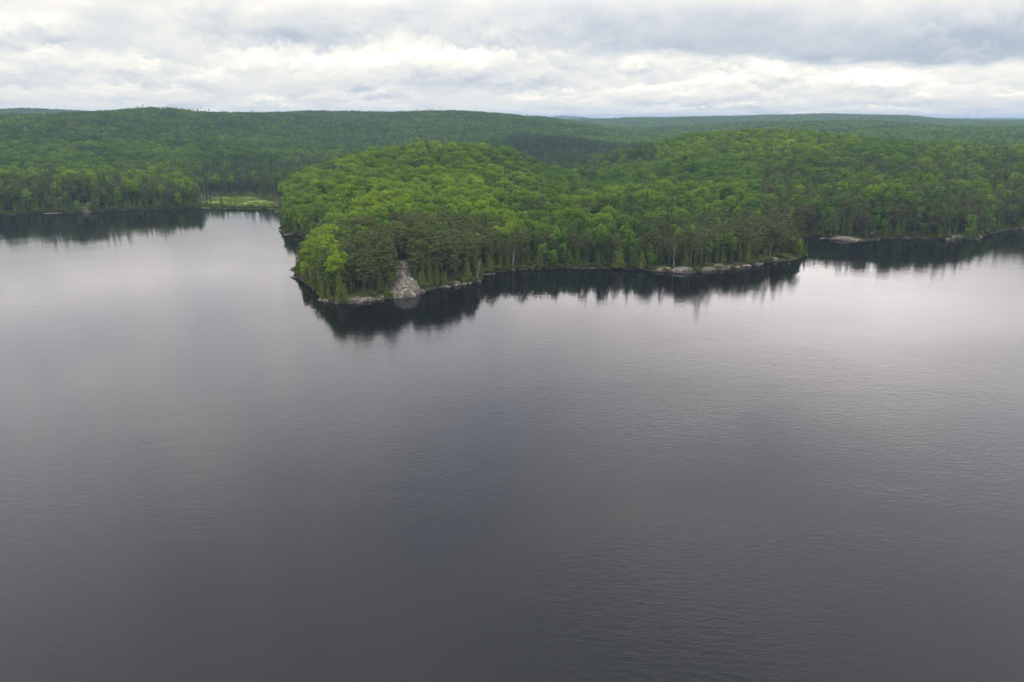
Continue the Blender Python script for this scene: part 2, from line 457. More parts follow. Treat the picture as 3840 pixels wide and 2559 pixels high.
# ------------------------------------------------------------------ terrain: control points (pixel column, canopy row, distance, tree height)
T = 14
ctrl = [
 # tip
 (1520, 985, 302, 0), (1400, 905, 300, 12), (1290, 960, 292, 11), (1640, 830, 336, 14), (1500, 838, 345, 14), (1240, 900, 330, 12), (1750, 880, 335, 13),
 # hill A (peninsula)
 (1180, 700, 480, 12), (1200, 645, 580, T), (1335, 583, 650, T), (1430, 562, 655, T), (1574, 552, 660, T), (1700, 550, 660, T), (1813, 560, 660, T), (1909, 574, 650, T),
 (2000, 618, 660, T), (1950, 592, 655, T), (2060, 645, 700, T), (1500, 700, 470, T), (1500, 625, 560, T), (1750, 620, 560, T), (1750, 700, 470, T), (1400, 780, 400, T), (1700, 770, 400, T), (1100, 660, 640, T),
 (1335, 640, 850, T), (1574, 640, 850, T), (1813, 640, 850, T), (2000, 640, 850, T),
 # valley between
 (2200, 800, 400, T), (2150, 712, 520, T), (2120, 652, 760, T), (2250, 690, 600, T), (2170, 640, 850, T), (2100, 600, 950, T),
 # hill B
 (2223, 606, 800, T), (2312, 574, 850, T), (2402, 548, 880, T), (2491, 523, 900, T), (2580, 514, 920, T), (2714, 508, 940, T), (2893, 507, 950, T), (3000, 507, 960, T), (3107, 506, 960, T),
 (3273, 530, 960, T), (3563, 535, 1000, T), (3729, 549, 1000, T), (3840, 566, 1000, T), (4200, 575, 1000, T), (5200, 560, 1000, T),
 (2500, 610, 650, T), (2500, 705, 520, T), (2500, 800, 430, T), (2800, 600, 680, T), (2800, 700, 530, T), (3000, 600, 700, T), (3050, 710, 540, T), (3400, 605, 720, T), (3400, 740, 500, T),
 (3750, 640, 700, T), (3750, 740, 540, T), (4300, 680, 650, T), (2650, 850, 400, T), (2850, 830, 400, T),
 (2400, 590, 1200, T), (2714, 560, 1250, T), (3000, 555, 1250, T), (3300, 560, 1250, T), (3700, 585, 1200, T),
 # layer behind B
 (2573, 491, 1900, T), (2736, 465, 2000, T), (2981, 459, 2000, T), (3144, 452, 2000, T), (3307, 459, 2000, T), (3470, 473, 1950, T), (3634, 481, 1800, T), (3840, 485, 1700, T), (4300, 480, 1800, T),
 (2450, 505, 1800, T), (3634, 520, 1400, T),
 # range E
 (2217, 447, 3500, T), (2450, 442, 3500, T), (2700, 438, 3500, T), (2970, 431, 3500, T), (3070, 429, 3500, T), (3200, 432, 3500, T), (3300, 433, 3500, T), (3420, 438, 3500, T), (3490, 447, 3500, T), (3600, 456, 3300, T),
 (3680, 458, 3300, T), (3760, 457, 3300, T), (3840, 456, 3300, T), (4300, 450, 3500, T), (2700, 480, 2600, T), (3100, 475, 2700, T), (3500, 480, 2600, T), (3800, 480, 2500, T),
 # farthest
 (3300, 446, 9500, T), (3500, 444, 9500, T), (3620, 443, 9500, T), (3680, 446, 9500, T), (3760, 446, 9500, T), (3840, 444, 9500, T), (4500, 443, 9500, T),
 (2030, 446, 7000, T), (2070, 437, 7000, T), (2120, 434, 7000, T), (2180, 440, 7000, T), (2215, 447, 7000, T), (2400, 450, 7000, T),
 # range C
 (-900, 440, 1500, T), (-300, 432, 1500, T), (0, 432, 1450, T), (90, 430, 1450, T), (250, 428, 1500, T), (330, 420, 1500, T), (430, 412, 1500, T), (530, 404, 1500, T), (640, 406, 1500, T), (720, 417, 1550, T),
 (800, 424, 1600, T), (870, 430, 1700, T), (980, 427, 1900, T), (1200, 424, 1900, T), (1500, 423, 1900, T), (1750, 420, 1900, T), (1850, 422, 1900, T), (1930, 430, 1850, T), (2000, 440, 1800, T), (2080, 452, 1750, T), (2200, 475, 1600, T),
 (2300, 505, 1500, T), (-300, 412, 3000, T), (0, 409, 3000, T), (80, 408, 3000, T), (200, 412, 3000, T), (320, 418, 3000, T), (500, 430, 3000, T),
 (500, 505, 1150, T), (500, 600, 850, T), (100, 505, 1150, T), (100, 600, 850, T), (1200, 500, 1350, T), (1200, 560, 1080, T), (1200, 632, 880, 12), (900, 600, 900, 12), (900, 510, 1250, T),
 (1700, 500, 1350, T), (1700, 590, 1000, T), (2150, 520, 1150, T), (2170, 590, 1000, T), (1950, 500, 1350, T), (2080, 572, 1040, T),
 (600, 690, 660, 14), (200, 690, 660, 14), (850, 670, 740, 12), (-900, 600, 900, T), (-900, 700, 700, T), (750, 700, 640, 14),
]
# valleys behind the ridges, plain heights: (column, distance, z)
low = [(0, 2100, 35), (500, 2100, 35), (1000, 2500, 35), (1600, 2600, 30), (2000, 2600, 22), (2300, 2500, 18), (1000, 4000, 30), (2000, 4800, 25), (0, 4200, 40), (3000, 4800, 25), (3600, 4800, 30),
       (3000, 2700, 30), (0, 12000, 35), (1900, 12000, 30), (3840, 12000, 35), (500, 7000, 35), (1300, 7000, 35), (3000, 7000, 35), (2900, 1450, 20), (3300, 1450, 18), (-2500, 3000, 40), (6000, 3000, 40), (-2500, 900, 15), (6000, 900, 15), (-2500, 12000, 30), (6000, 12000, 30)]
cpts = []
for px, py, D, th in ctrl:
    x, y, z = at_dist(px, py, D)
    cpts.append((math.atan2(x, y), math.log(D), max(z - th, 1.5)))
for px, D, z in low:
    x, y, _ = at_dist(px, 600, D)
    cpts.append((math.atan2(x, y), math.log(D), z))
for i in range(0, len(sp_), 2):
    x, y = sp_[i]
    cpts.append((math.atan2(x, y), math.log(math.hypot(x, y)), 1.5))
cpts = np.array(cpts)
def tps(r2):
    return 0.5 * r2 * np.log(r2 + 1e-9)
def fit():
    n = len(cpts)
    d2 = ((cpts[:, None, :2] - cpts[None, :, :2]) ** 2).sum(-1)
    K = tps(d2) + np.eye(n) * 2e-5
    Pm = np.hstack([np.ones((n, 1)), cpts[:, :2]])
    A = np.zeros((n + 3, n + 3)); A[:n, :n] = K; A[:n, n:] = Pm; A[n:, :n] = Pm.T
    return np.linalg.solve(A, np.concatenate([cpts[:, 2], np.zeros(3)]))
W = fit()
def rbf(a, l):
    out = np.empty(len(a))
    n = len(cpts)
    for s in range(0, len(a), 20000):
        aa = a[s:s + 20000]; ll = l[s:s + 20000]
        d2 = (aa[:, None] - cpts[None, :, 0]) ** 2 + (ll[:, None] - cpts[None, :, 1]) ** 2
        out[s:s + 20000] = tps(d2) @ W[:n] + W[n] + W[n + 1] * aa + W[n + 2] * ll
    return out

NA, NR = 640, 560
ga = np.linspace(-AZM, AZM, NA)
lr = np.concatenate([np.linspace(math.log(240), math.log(700), 330), np.linspace(math.log(700), math.log(13000), NR - 329)[1:]])
GA, GL = np.meshgrid(ga, lr)              # shape (NR, NA)
GD = np.exp(GL); GX = GD * np.sin(GA); GY = GD * np.cos(GA)
sdist = shore_dist(GX, GY).reshape(GX.shape)
# the RBF is smooth: evaluate on a coarser grid and interpolate
ca = np.linspace(-AZM, AZM, 200); cl = np.linspace(lr[0], lr[-1], 260)
CA, CL = np.meshgrid(ca, cl)
CZ = rbf(CA.ravel(), CL.ravel()).reshape(CA.shape)
def bilinear(Z, a0, a1, l0, l1, a, l):
    nr, na = Z.shape
    fa = np.clip((a - a0) / (a1 - a0) * (na - 1), 0, na - 1.001); fl = np.clip((l - l0) / (l1 - l0) * (nr - 1), 0, nr - 1.001)
    ia = fa.astype(int); il = fl.astype(int); fa = fa - ia; fl = fl - il
    return (Z[il, ia] * (1 - fa) + Z[il, ia + 1] * fa) * (1 - fl) + (Z[il + 1, ia] * (1 - fa) + Z[il + 1, ia + 1] * fa) * fl

marsh_poly = np.array([on_water(*p) for p in [(756, 768), (782, 746), (880, 738), (970, 745), (1034, 757), (1044, 790), (1000, 789), (850, 787), (765, 786)]])
def in_poly(P, x, y):
    A = P; B = np.roll(P, -1, axis=0)
    c = np.zeros(np.shape(x), int)
    for (ax, ay), (bx, by) in zip(A, B):
        c += ((ay > y) != (by > y)) & (x < (bx - ax) * (y - ay) / (by - ay + 1e-12) + ax)
    return c % 2 == 1
mc = marsh_poly.mean(0)
marsh_big = mc + (marsh_poly - mc) * 1.12

def height(x, y, sd=None):
    x = np.asarray(x, float); y = np.asarray(y, float)
    D = np.hypot(x, y); a = np.arctan2(x, y); l = np.log(np.maximum(D, 1))
    z = bilinear(CZ, ca[0], ca[-1], cl[0], cl[-1], a, l)
    amp = np.clip((D - 350) / 900, 0, 1)
    z = z + amp * (fbm(x / 160, y / 160, 3, 4) - 0.5) * (7 + 10 * np.clip(D / 4000, 0, 1)) + (fbm(x / 38, y / 38, 11, 3) - 0.5) * 2.2
    z = np.maximum(z, 1.2)
    if sd is None:
        sd = shore_dist(x, y).reshape(x.shape)
    rise = 0.15 + 0.42 * np.maximum(sd, 0) + 0.8 * (1 - np.exp(-np.maximum(sd, 0) / 0.8))
    # smooth minimum of the bank profile and the hill
    k = 2.0
    hh = np.clip(0.5 + 0.5 * (rise - z) / k, 0, 1)
    zl = rise * (1 - hh) + z * hh - k * hh * (1 - hh)
    zl = np.maximum(zl, 0.12)
    zl = np.where(in_poly(marsh_big, x, y), np.minimum(zl, 0.45), zl)
    zw = np.maximum(-3.0, sd * 0.45)
    return np.where(sd > 0, zl, zw)
GZ = height(GX, GY, sdist)
verts = np.stack([GX, GY, GZ], -1).reshape(-1, 3)
ii = np.arange(NR - 1)[:, None] * NA + np.arange(NA - 1)[None]
quads = np.stack([ii, ii + 1, ii + 1 + NA, ii + NA], -1).reshape(-1, 4)[:, ::-1]
keep = (GZ.reshape(-1)[quads] > -2.95).any(1)
mi = in_poly(marsh_poly, verts[quads].mean(1)[:, 0], verts[quads].mean(1)[:, 1]).astype(int)[keep]
g = link('ground', new_mesh('ground', verts, quads[keep], [M['ground'], M['marsh']], mi, smooth=True), kind='structure')

def zat(x, y):
    """terrain height at points, from the mesh grid."""
    x = np.atleast_1d(np.asarray(x, float)); y = np.atleast_1d(np.asarray(y, float))
    a = np.arctan2(x, y); l = np.log(np.hypot(x, y))
    fl = np.interp(l, lr, np.arange(NR)); fa = np.clip((a + AZM) / (2 * AZM) * (NA - 1), 0, NA - 1.001)
    fl = np.clip(fl, 0, NR - 1.001)
    ia = fa.astype(int); il = fl.astype(int); fa = fa - ia; fl = fl - il
    Z = GZ
    return (Z[il, ia] * (1 - fa) + Z[il, ia + 1] * fa) * (1 - fl) + (Z[il + 1, ia] * (1 - fa) + Z[il + 1, ia + 1] * fa) * fl

# ------------------------------------------------------------------ lake
nx, ny = 60, 30
lx = np.linspace(-3600, 3600, nx); ly = np.linspace(-1200, 1000, ny)
LX, LY = np.meshgrid(lx, ly)
lv = np.stack([LX, LY, np.zeros_like(LX)], -1).reshape(-1, 3)
ii = np.arange(ny - 1)[:, None] * nx + np.arange(nx - 1)[None]
lq = np.stack([ii, ii + 1, ii + 1 + nx, ii + nx], -1).reshape(-1, 4)
link('lake', new_mesh('lake', lv, lq, [M['water']]), kind='structure')

# ------------------------------------------------------------------ haze
hx, hy0, hy1, hz0, hz1 = 13600, -1400, 13600, -4.0, 124.0
hv = [(-hx, hy0, hz0), (hx, hy0, hz0), (hx, hy1, hz0), (-hx, hy1, hz0), (-hx, hy0, hz1), (hx, hy0, hz1), (hx, hy1, hz1), (-hx, hy1, hz1)]
hf = [(0, 3, 2, 1), (4, 5, 6, 7), (0, 1, 5, 4), (1, 2, 6, 5), (2, 3, 7, 6), (3, 0, 4, 7)]
mt, t = material('haze_air')
pv = t.n('ShaderNodeVolumePrincipled')
pv.inputs['Color'].default_value = (0.38, 0.54, 0.72, 1)
pv.inputs['Density'].default_value = 0.00012
pv.inputs['Anisotropy'].default_value = 0.1
o = t.n('ShaderNodeOutputMaterial'); t.put(o.inputs['Volume'], pv.outputs[0])
link('haze', new_mesh('haze', np.array(hv), np.array(hf), [mt]), kind='stuff')

# ------------------------------------------------------------------ tree building
def quads_at(C, N, S, asp=1.0, jit=0.35):
    """leaf clumps: a small quad at each centre C with normal N and size S."""
    n = len(C)
    N = N / (np.linalg.norm(N, axis=1, keepdims=True) + 1e-9)
    r = rng.normal(size=(n, 3))
    U = np.cross(N, r); U /= np.linalg.norm(U, axis=1, keepdims=True) + 1e-9
    V = np.cross(N, U)
    S = np.broadcast_to(S, (n,))[:, None]
    out = np.empty((n, 4, 3))
    for k, (u, v_) in enumerate(((-1, -0.4), (0.2, -1), (1, 0.4), (-0.2, 1))):
        j = 1 + (rng.random((n, 1)) - 0.5) * 2 * jit
        out[:, k] = C + (U * u * asp + V * v_) * S * 0.5 * j
    F = np.arange(n * 4, dtype=np.int32).reshape(n, 4)
    return out.reshape(-1, 3), F

def tube(path, radii, seg=6):
    path = np.asarray(path, float)
    n = len(path)
    vs = []
    for i in range(n):
        d = path[min(i + 1, n - 1)] - path[max(i - 1, 0)]
        d /= np.linalg.norm(d) + 1e-9
        a = np.array([1.0, 0, 0]) if abs(d[0]) < 0.9 else np.array([0, 1.0, 0])
        u = np.cross(d, a); u /= np.linalg.norm(u); v_ = np.cross(d, u)
        for k in range(seg):
            th = 2 * PI * k / seg
            vs.append(path[i] + (u * math.cos(th) + v_ * math.sin(th)) * radii[i])
    F = []
    for i in range(n - 1):
        for k in range(seg):
            F.append((i * seg + k, i * seg + (k + 1) % seg, (i + 1) * seg + (k + 1) % seg, (i + 1) * seg + k))
    return np.array(vs), np.array(F, dtype=np.int32)

def join(parts):
    V, F, off = [], [], 0
    for v_, f in parts:
        V.append(v_); F.append(f + off); off += len(v_)
    return np.vstack(V), np.vstack(F)

def trunk_of(h, r, lean=0.3, limbs=(), top=0.15):
    n = 6
    ph = rng.random() * 6.28
    zs = np.linspace(-0.8, h, n)
    path = np.stack([np.cos(ph) * lean * (zs / h) ** 2 + rng.normal(0, 0.06, n), np.sin(ph) * lean * (zs / h) ** 2 + rng.normal(0, 0.06, n), zs], -1)
    parts = [tube(path, np.linspace(r, r * top, n), 6)]
    for (z0, ang, length, up) in limbs:
        b = np.array([np.interp(z0, zs, path[:, 0]), np.interp(z0, zs, path[:, 1]), z0])
        e = b + np.array([math.cos(ang) * length, math.sin(ang) * length, up])
        mpt = (b + e) / 2 + np.array([0, 0, 0.12 * length])
        rr = r * 0.45 * (1 - z0 / h * 0.5)
        parts.append(tube([b, mpt, e], [rr, rr * 0.65, rr * 0.2], 4))
    return join(parts)

def dome_dirs(n, zmin=-0.2):
    z = zmin + (1 - zmin) * rng.random(n)
    th = rng.random(n) * 2 * PI
    r = np.sqrt(np.maximum(0, 1 - z * z))
    return np.stack([r * np.cos(th), r * np.sin(th), z], -1)

def clump_leaves(centres, rad, per, size, flat=0.65, zmin=-0.35, updown=0.5, asp=1.0):
    C, N = [], []
    for c, r in zip(centres, rad):
        k = max(3, int(per * (r / np.mean(rad)) ** 2))
        d = dome_dirs(k, zmin)
        rr = r * (0.8 + 0.25 * rng.random((k, 1)))
        C.append(c + d * rr * np.array([1, 1, flat]))
        N.append(d * 1.0 + np.array([0, 0, updown]) + rng.normal(0, 0.26, (k, 3)))
    C = np.vstack(C); N = np.vstack(N)
    return quads_at(C, N, size * (0.7 + 0.6 * rng.random(len(C))), asp)

def sep(points, mind):
    out = []
    for p in points:
        if all(np.linalg.norm((p - q) * (1, 1, 1.3)) > mind for q in out):
            out.append(p)
    return np.array(out)

def mk_broadleaf(h=15, w_=9, cb=0.42, n_cl=26, per=70, size=0.62, cr=1.75):
    ch = h * (1 - cb)
    cen = dome_dirs(n_cl * 5, -0.55) * np.array([w_ / 2 - cr * 0.6, w_ / 2 - cr * 0.6, ch * 0.5 - cr * 0.35]) * (0.82 + 0.26 * rng.random((n_cl * 5, 1)))
    cen = sep(cen, cr * 1.22)[:n_cl] + np.array([0, 0, h * cb + ch * 0.5])
    rad = cr * (0.75 + 0.5 * rng.random(len(cen)))
    crown = clump_leaves(cen, rad, per, size)
    # a few inner leaves close the view through the crown
    k = int(len(cen) * per * 0.12)
    ic = dome_dirs(k, -0.9) * np.array([w_ / 2, w_ / 2, ch / 2]) * (0.3 + 0.4 * rng.random((k, 1))) + np.array([0, 0, h * cb + ch * 0.45])
    inner = quads_at(ic, rng.normal(0, 0.5, (k, 3)) + [0, 0, 0.6], size * 1.6)
    limbs = [(h * (cb * 0.8 + 0.3 * rng.random()), rng.random() * 6.28, w_ * 0.3, h * 0.13) for _ in range(5)]
    return trunk_of(h * 0.82, 0.22, 0.5, limbs), join([crown, inner])

def mk_birch(h=14, w_=5.0, **k):
    a = dict(cb=0.36, n_cl=20, per=60, size=0.48, cr=1.15); a.update(k)
    cb, n_cl, per, size, cr = a['cb'], a['n_cl'], a['per'], a['size'], a['cr']
    ch = h * (1 - cb)
    cen = dome_dirs(n_cl * 5, -0.85)
    taper = np.where(cen[:, 2:] > 0, 0.95, 1.0)
    cen = cen * np.array([w_ / 2 - cr * 0.5, w_ / 2 - cr * 0.5, ch / 2 - cr * 0.5]) * taper * (0.75 + 0.3 * rng.random((len(cen), 1)))
    cen = sep(cen, cr * 1.05)[:n_cl] + np.array([0, 0, h * cb + ch / 2])
    crown = clump_leaves(cen, cr * (0.75 + 0.5 * rng.random(len(cen))), per, size, flat=0.85)
    limbs = [(h * (0.35 + 0.4 * rng.random()), rng.random() * 6.28, w_ * 0.28, h * 0.14) for _ in range(5)]
    return trunk_of(h * 0.9, 0.14, 0.6, limbs), crown

def mk_pine(h=16, w_=5.4, n_cl=42, per=48, size=0.46, cb=0.33):
    ch = h * (1 - cb)
    zs = np.sort(rng.random(n_cl * 3))
    prof = lambda u: np.sqrt(np.maximum(0.03, 1 - (2 * u - 0.85) ** 2 / 1.45))
    th = rng.random(len(zs)) * 2 * PI
    r = (w_ / 2) * prof(zs) * (0.45 + 0.6 * rng.random(len(zs)))
    cen = np.stack([np.cos(th) * r, np.sin(th) * r, h * cb + zs * ch * 0.93], -1)
    rng.shuffle(cen)
    cen = sep(cen, 0.95)[:n_cl]
    crown = clump_leaves(cen, 0.85 * (0.7 + 0.6 * rng.random(len(cen))), per, size, flat=0.5, zmin=-0.5, updown=0.25, asp=0.45)
    limbs = [(max(h * 0.3, c[2] - 0.6), math.atan2(c[1], c[0]), math.hypot(c[0], c[1]), 0.5) for c in cen[:14]]
    dead = [(h * (0.2 + 0.25 * rng.random()), rng.random() * 6.28, 0.9, 0.0) for _ in range(5)]
    return trunk_of(h * 0.96, 0.20, 0.3, limbs + dead), crown

def mk_white_pine(h=19, w_=8.0, tiers=11, per=26, size=0.6):
    parts, limbs = [], []
    for i in range(tiers):
        u = i / (tiers - 1)
        z = h * (0.25 + 0.72 * u)
        L = (w_ / 2) * (1.0 - 0.78 * u ** 1.3) * (0.75 + 0.4 * rng.random())
        nb = 5 if u < 0.8 else 3
        a0 = rng.random() * 6.28
        for b in range(nb):
            ang = a0 + b * 2 * PI / nb + rng.normal(0, 0.25)
            l = L * (0.6 + 0.6 * rng.random())
            limbs.append((z, ang, l, l * 0.18))
            k = int(per * l / (w_ / 3)) + 4
            s = 0.25 + 0.75 * np.sqrt(rng.random(k))
            side = rng.normal(0, 0.16, k) * l * (1.15 - 0.4 * s)
            x = math.cos(ang) * l * s - math.sin(ang) * side
            y = math.sin(ang) * l * s + math.cos(ang) * side
            zz_ = z + l * 0.2 * s + rng.normal(0, 0.14, k)
            parts.append(quads_at(np.stack([x, y, zz_], -1), np.array([0, 0, 1.0]) + rng.normal(0, 0.38, (k, 3)), size * (0.7 + 0.6 * rng.random(k)), 0.65))
    k = 30
    parts.append(quads_at(np.array([0, 0, h * 0.97]) + rng.normal(0, 0.35, (k, 3)) * [1, 1, 1.4], rng.normal(0, 1, (k, 3)), size * 0.7))
    return trunk_of(h * 0.97, 0.26, 0.35, limbs), join(parts)

def mk_conic(h, w_, n, size, base=0.06, power=0.9, layers=0, droop=0.3, asp=0.7):
    u = 1 - np.sqrt(rng.random(n) * 0.97 + 0.001)
    u = np.clip(u * 1.05, 0, 1)
    if layers:
        u = (np.floor(u * layers) + rng.random(n) ** 1.8 * 0.85) / layers
        u = np.clip(u, 0, 1)
    th = rng.random(n) * 2 * PI
    lobes = 1 + 0.16 * np.sin(th * 3 + u * 9 + rng.random() * 6) + 0.10 * np.sin(th * 7 + u * 31)
    r = (w_ / 2) * np.maximum(0.02, (1 - u)) ** power * lobes * (0.72 + 0.32 * rng.random(n))
    C = np.stack([np.cos(th) * r, np.sin(th) * r, h * (base + (1 - base) * u)], -1)
    N = np.stack([np.cos(th), np.sin(th), np.full(n, 0.75 - droop)], -1) + rng.normal(0, 0.33, (n, 3))
    return quads_at(C, N, size * (0.6 + 0.5 * (1 - u)) * (0.7 + 0.6 * rng.random(n)), asp)

def mk_cedar(h=11, w_=4.2, n=1100, size=0.5):
    c = mk_conic(h, w_, n, size, 0.03, 0.62, 0, 0.2)
    return trunk_of(h * 0.8, 0.16, 0.15), c
def mk_spruce(h=15, w_=3.4, n=1000, size=0.46):
    c = mk_conic(h, w_, n, size, 0.10, 0.85, int(h * 1.1), 0.55, 0.6)
    limbs = [(h * 0.1 + i * 0.5, rng.random() * 6.28, w_ * 0.35, -0.2) for i in range(4)]
    return trunk_of(h * 0.96, 0.15, 0.1, limbs), c
def mk_dry(h=9, w_=2.6, n=260):
    c = mk_conic(h, w_, n, 0.42, 0.15, 0.8, int(h), 0.5, 0.5)
    limbs = [(h * (0.12 + 0.8 * i / 14), rng.random() * 6.28, w_ * 0.45 * (1 - i / 16), 0.1) for i in range(14)]
    return trunk_of(h * 0.95, 0.13, 0.2, limbs), c
def mk_shrub(h=2.0, w_=2.6, n=150):
    cen = dome_dirs(9, 0.1) * [w_ * 0.32, w_ * 0.32, h * 0.5] + [0, 0, h * 0.15]
    c = clump_leaves(cen, np.full(9, 0.62), n // 9, 0.36)
    st = join([tube([(0, 0, -0.3), (math.cos(a) * 0.3, math.sin(a) * 0.3, h * 0.6)], [0.05, 0.02], 4) for a in (0, 2, 4)])
    return st, c
def mk_snag(h=12, n=16, fork=True, r=0.17):
    limbs = [(h * (0.3 + 0.65 * rng.random()), rng.random() * 6.28, h * (0.06 + 0.10 * rng.random()), h * (0.02 + 0.05 * rng.random())) for _ in range(n)]
    t_ = trunk_of(h, r, 0.9 if fork else 0.25, (), 0.12)
    return t_, trunk_of(h * 0.96, r * 0.6, 0.9 if fork else 0.25, limbs, 0.1)

# per kind: builder variants for the near objects, and cheaper ones for the mass
KINDS = ['broadleaf_tree', 'birch_tree', 'red_pine_tree', 'white_pine_tree', 'cedar_tree', 'spruce_tree', 'dry_conifer_tree', 'shrub']
MATS = {'broadleaf_tree': ('maple', 'bark'), 'birch_tree': ('birch', 'bbark'), 'red_pine_tree': ('pine', 'pbark'), 'white_pine_tree': ('wpine', 'bark'),
        'cedar_tree': ('cedar', 'bark'), 'spruce_tree': ('spruce', 'bark'), 'dry_conifer_tree': ('dry', 'bark'), 'shrub': ('shrub', 'bark')}
PRO = {}
for k, build, nv in [('broadleaf_tree', lambda i: mk_broadleaf([15, 14, 16.5, 13.5][i], [9, 8, 10, 7.5][i], n_cl=[20, 17, 23, 18][i], per=95, size=0.55, cr=1.95, cb=[0.42, 0.42, 0.42, 0.12][i]), 4),
                     ('birch_tree', lambda i: mk_birch([14, 12.5, 15, 11, 9][i], [5, 4.4, 5.4, 5.2, 4.6][i], cb=[0.36, 0.36, 0.36, 0.1, 0.08][i], n_cl=[20, 18, 22, 26, 24][i]), 5),
                     ('red_pine_tree', lambda i: mk_pine([15, 16.5, 13.5, 15.5][i], [5.2, 5.6, 4.6, 6.0][i]), 4),
                     ('white_pine_tree', lambda i: mk_white_pine([19, 17][i], [8.5, 7.5][i]), 2),
                     ('cedar_tree', lambda i: mk_cedar([11, 9.5, 12.5][i], [4.4, 3.6, 4.4][i]), 3),
                     ('spruce_tree', lambda i: mk_spruce([15, 13, 16.5][i], [3.4, 3.0, 3.6][i]), 3),
                     ('dry_conifer_tree', lambda i: mk_dry([9, 11][i], [2.6, 3.0][i]), 2),
                     ('shrub', lambda i: mk_shrub([2.0, 1.5][i], [2.6, 2.2][i]), 2)]:
    PRO[k] = [build(i) for i in range(nv)]

def proto_mesh(k, tr, cr):
    lm, bm_ = MATS[k]
    v_, f = join([tr, cr])
    idx = np.concatenate([np.ones(len(tr[1]), int), np.zeros(len(cr[1]), int)])
    return new_mesh(k, v_, f, [M[lm], M[bm_]], idx)

SINGLE = {k: [proto_mesh(k, *p) for p in PRO[k]] for k in KINDS}
PARTS = {k: [(new_mesh('trunk', *p[0], [M[MATS[k][1]]]), new_mesh('crown', *p[1], [M[MATS[k][0]]])) for p in PRO[k]] for k in KINDS}
# cheaper distant versions, whole tree in one mesh
FAR = {
  'broadleaf_tree': [proto_mesh('broadleaf_tree', *mk_broadleaf(15, 9.5, n_cl=14, per=15, size=1.35, cr=2.2)) for _ in range(3)],
  'birch_tree': [proto_mesh('birch_tree', *mk_birch(14, 5.6, n_cl=10, per=14, size=1.1, cr=1.5)) for _ in range(2)],
  'red_pine_tree': [proto_mesh('red_pine_tree', *mk_pine(15, 5.8, n_cl=16, per=10, size=1.2)) for _ in range(2)],
  'white_pine_tree': [proto_mesh('white_pine_tree', *mk_white_pine(18, 8, tiers=7, per=8, size=1.3))],
  'cedar_tree': [proto_mesh('cedar_tree', *mk_cedar(11, 4.4, 160, 1.1))],
  'spruce_tree': [proto_mesh('spruce_tree', *mk_spruce(16, 3.8, 150, 1.0)) for _ in range(2)],
}

# ------------------------------------------------------------------ where the trees stand
rock_px = [(1446, 1135), (1468, 1085), (1482, 1040), (1478, 1000), (1500, 985), (1520, 974), (1545, 974), (1550, 1000), (1546, 1050), (1562, 1062), (1580, 1100), (1560, 1135)]
def on_ground(px, py):
    """first meeting of the pixel's ray with the terrain."""
    d = ray(px, py)
    D = np.arange(250, 3000, 0.5)
    t_ = D / math.hypot(d[0], d[1])
    X = d[0] * t_; Y = d[1] * t_; Z = H + d[2] * t_
    g_ = np.maximum(zat(X, Y), 0.0)
    i = np.argmax(Z <= g_)
    return X[i], Y[i], g_[i]
rock_poly = np.array([on_ground(px, min(py, 1118))[:2] for px, py in rock_px])

def hexgrid(s, x0, x1, y0, y1):
    xs = np.arange(x0, x1, s); ys = np.arange(y0, y1, s * 0.87)
    X, Y = np.meshgrid(xs, ys)
    X = X + (np.arange(len(ys)) % 2)[:, None] * s / 2
    X = X + (rng.random(X.shape) - 0.5) * s * 0.6; Y = Y + (rng.random(X.shape) - 0.5) * s * 0.6
    return X.ravel(), Y.ravel()
AZT = R(47)
cand = []
# fine spacing by the water and on the tip
X, Y = hexgrid(3.6, -700, 700, 250, 760)
m_ = (np.abs(np.arctan2(X, Y)) < AZT)
X, Y = X[m_], Y[m_]
sd = shore_dist(X, Y)
D = np.hypot(X, Y)
m_ = (sd > 0.6) & ((sd < 24) | ((D < 375) & (X < 20)))
cand.append((X[m_], Y[m_], sd[m_], np.full(m_.sum(), 3.7)))
X, Y = hexgrid(1.9, -620, 620, 250, 640)
m_ = (np.abs(np.arctan2(X, Y)) < AZT)
X, Y = X[m_], Y[m_]
sd = shore_dist(X, Y)
m_ = (sd > 0.1) & (sd < 4.5) & (rng.random(len(X)) < 0.8)
cand.append((X[m_], Y[m_], sd[m_], np.full(m_.sum(), 1.9)))
mx0, my0 = marsh_poly.min(0) - 8; mx1, my1 = marsh_poly.max(0) + 8
X = rng.uniform(mx0, mx1, 1500); Y = rng.uniform(my0, my1, 1500)   # margin shrubs
core = mc + (marsh_poly - mc) * 0.86
m_ = ~in_poly(core, X, Y) & (rng.random(1500) < 0.10)
m_ |= in_poly(core, X, Y) & (fbm(X / 12, Y / 7, 91, 3) > 0.85)
X, Y = X[m_], Y[m_]; sd = shore_dist(X, Y); m_ = sd > 0.5
cand.append((X[m_], Y[m_], sd[m_], np.full(m_.sum(), 1.9)))
X, Y = hexgrid(6.0, -1300, 1400, 300, 1700)
D = np.hypot(X, Y)
m_ = (np.abs(np.arctan2(X, Y)) < AZT) & (D < 1600)
X, Y, D = X[m_], Y[m_], D[m_]
sd = np.where(D < 900, 0, 200.0)
nr_ = D < 900
sd[nr_] = shore_dist(X[nr_], Y[nr_])
m_ = (sd >= 24) & ~((D < 375) & (X < 20))
cand.append((X[m_], Y[m_], sd[m_], np.full(m_.sum(), 6.0)))
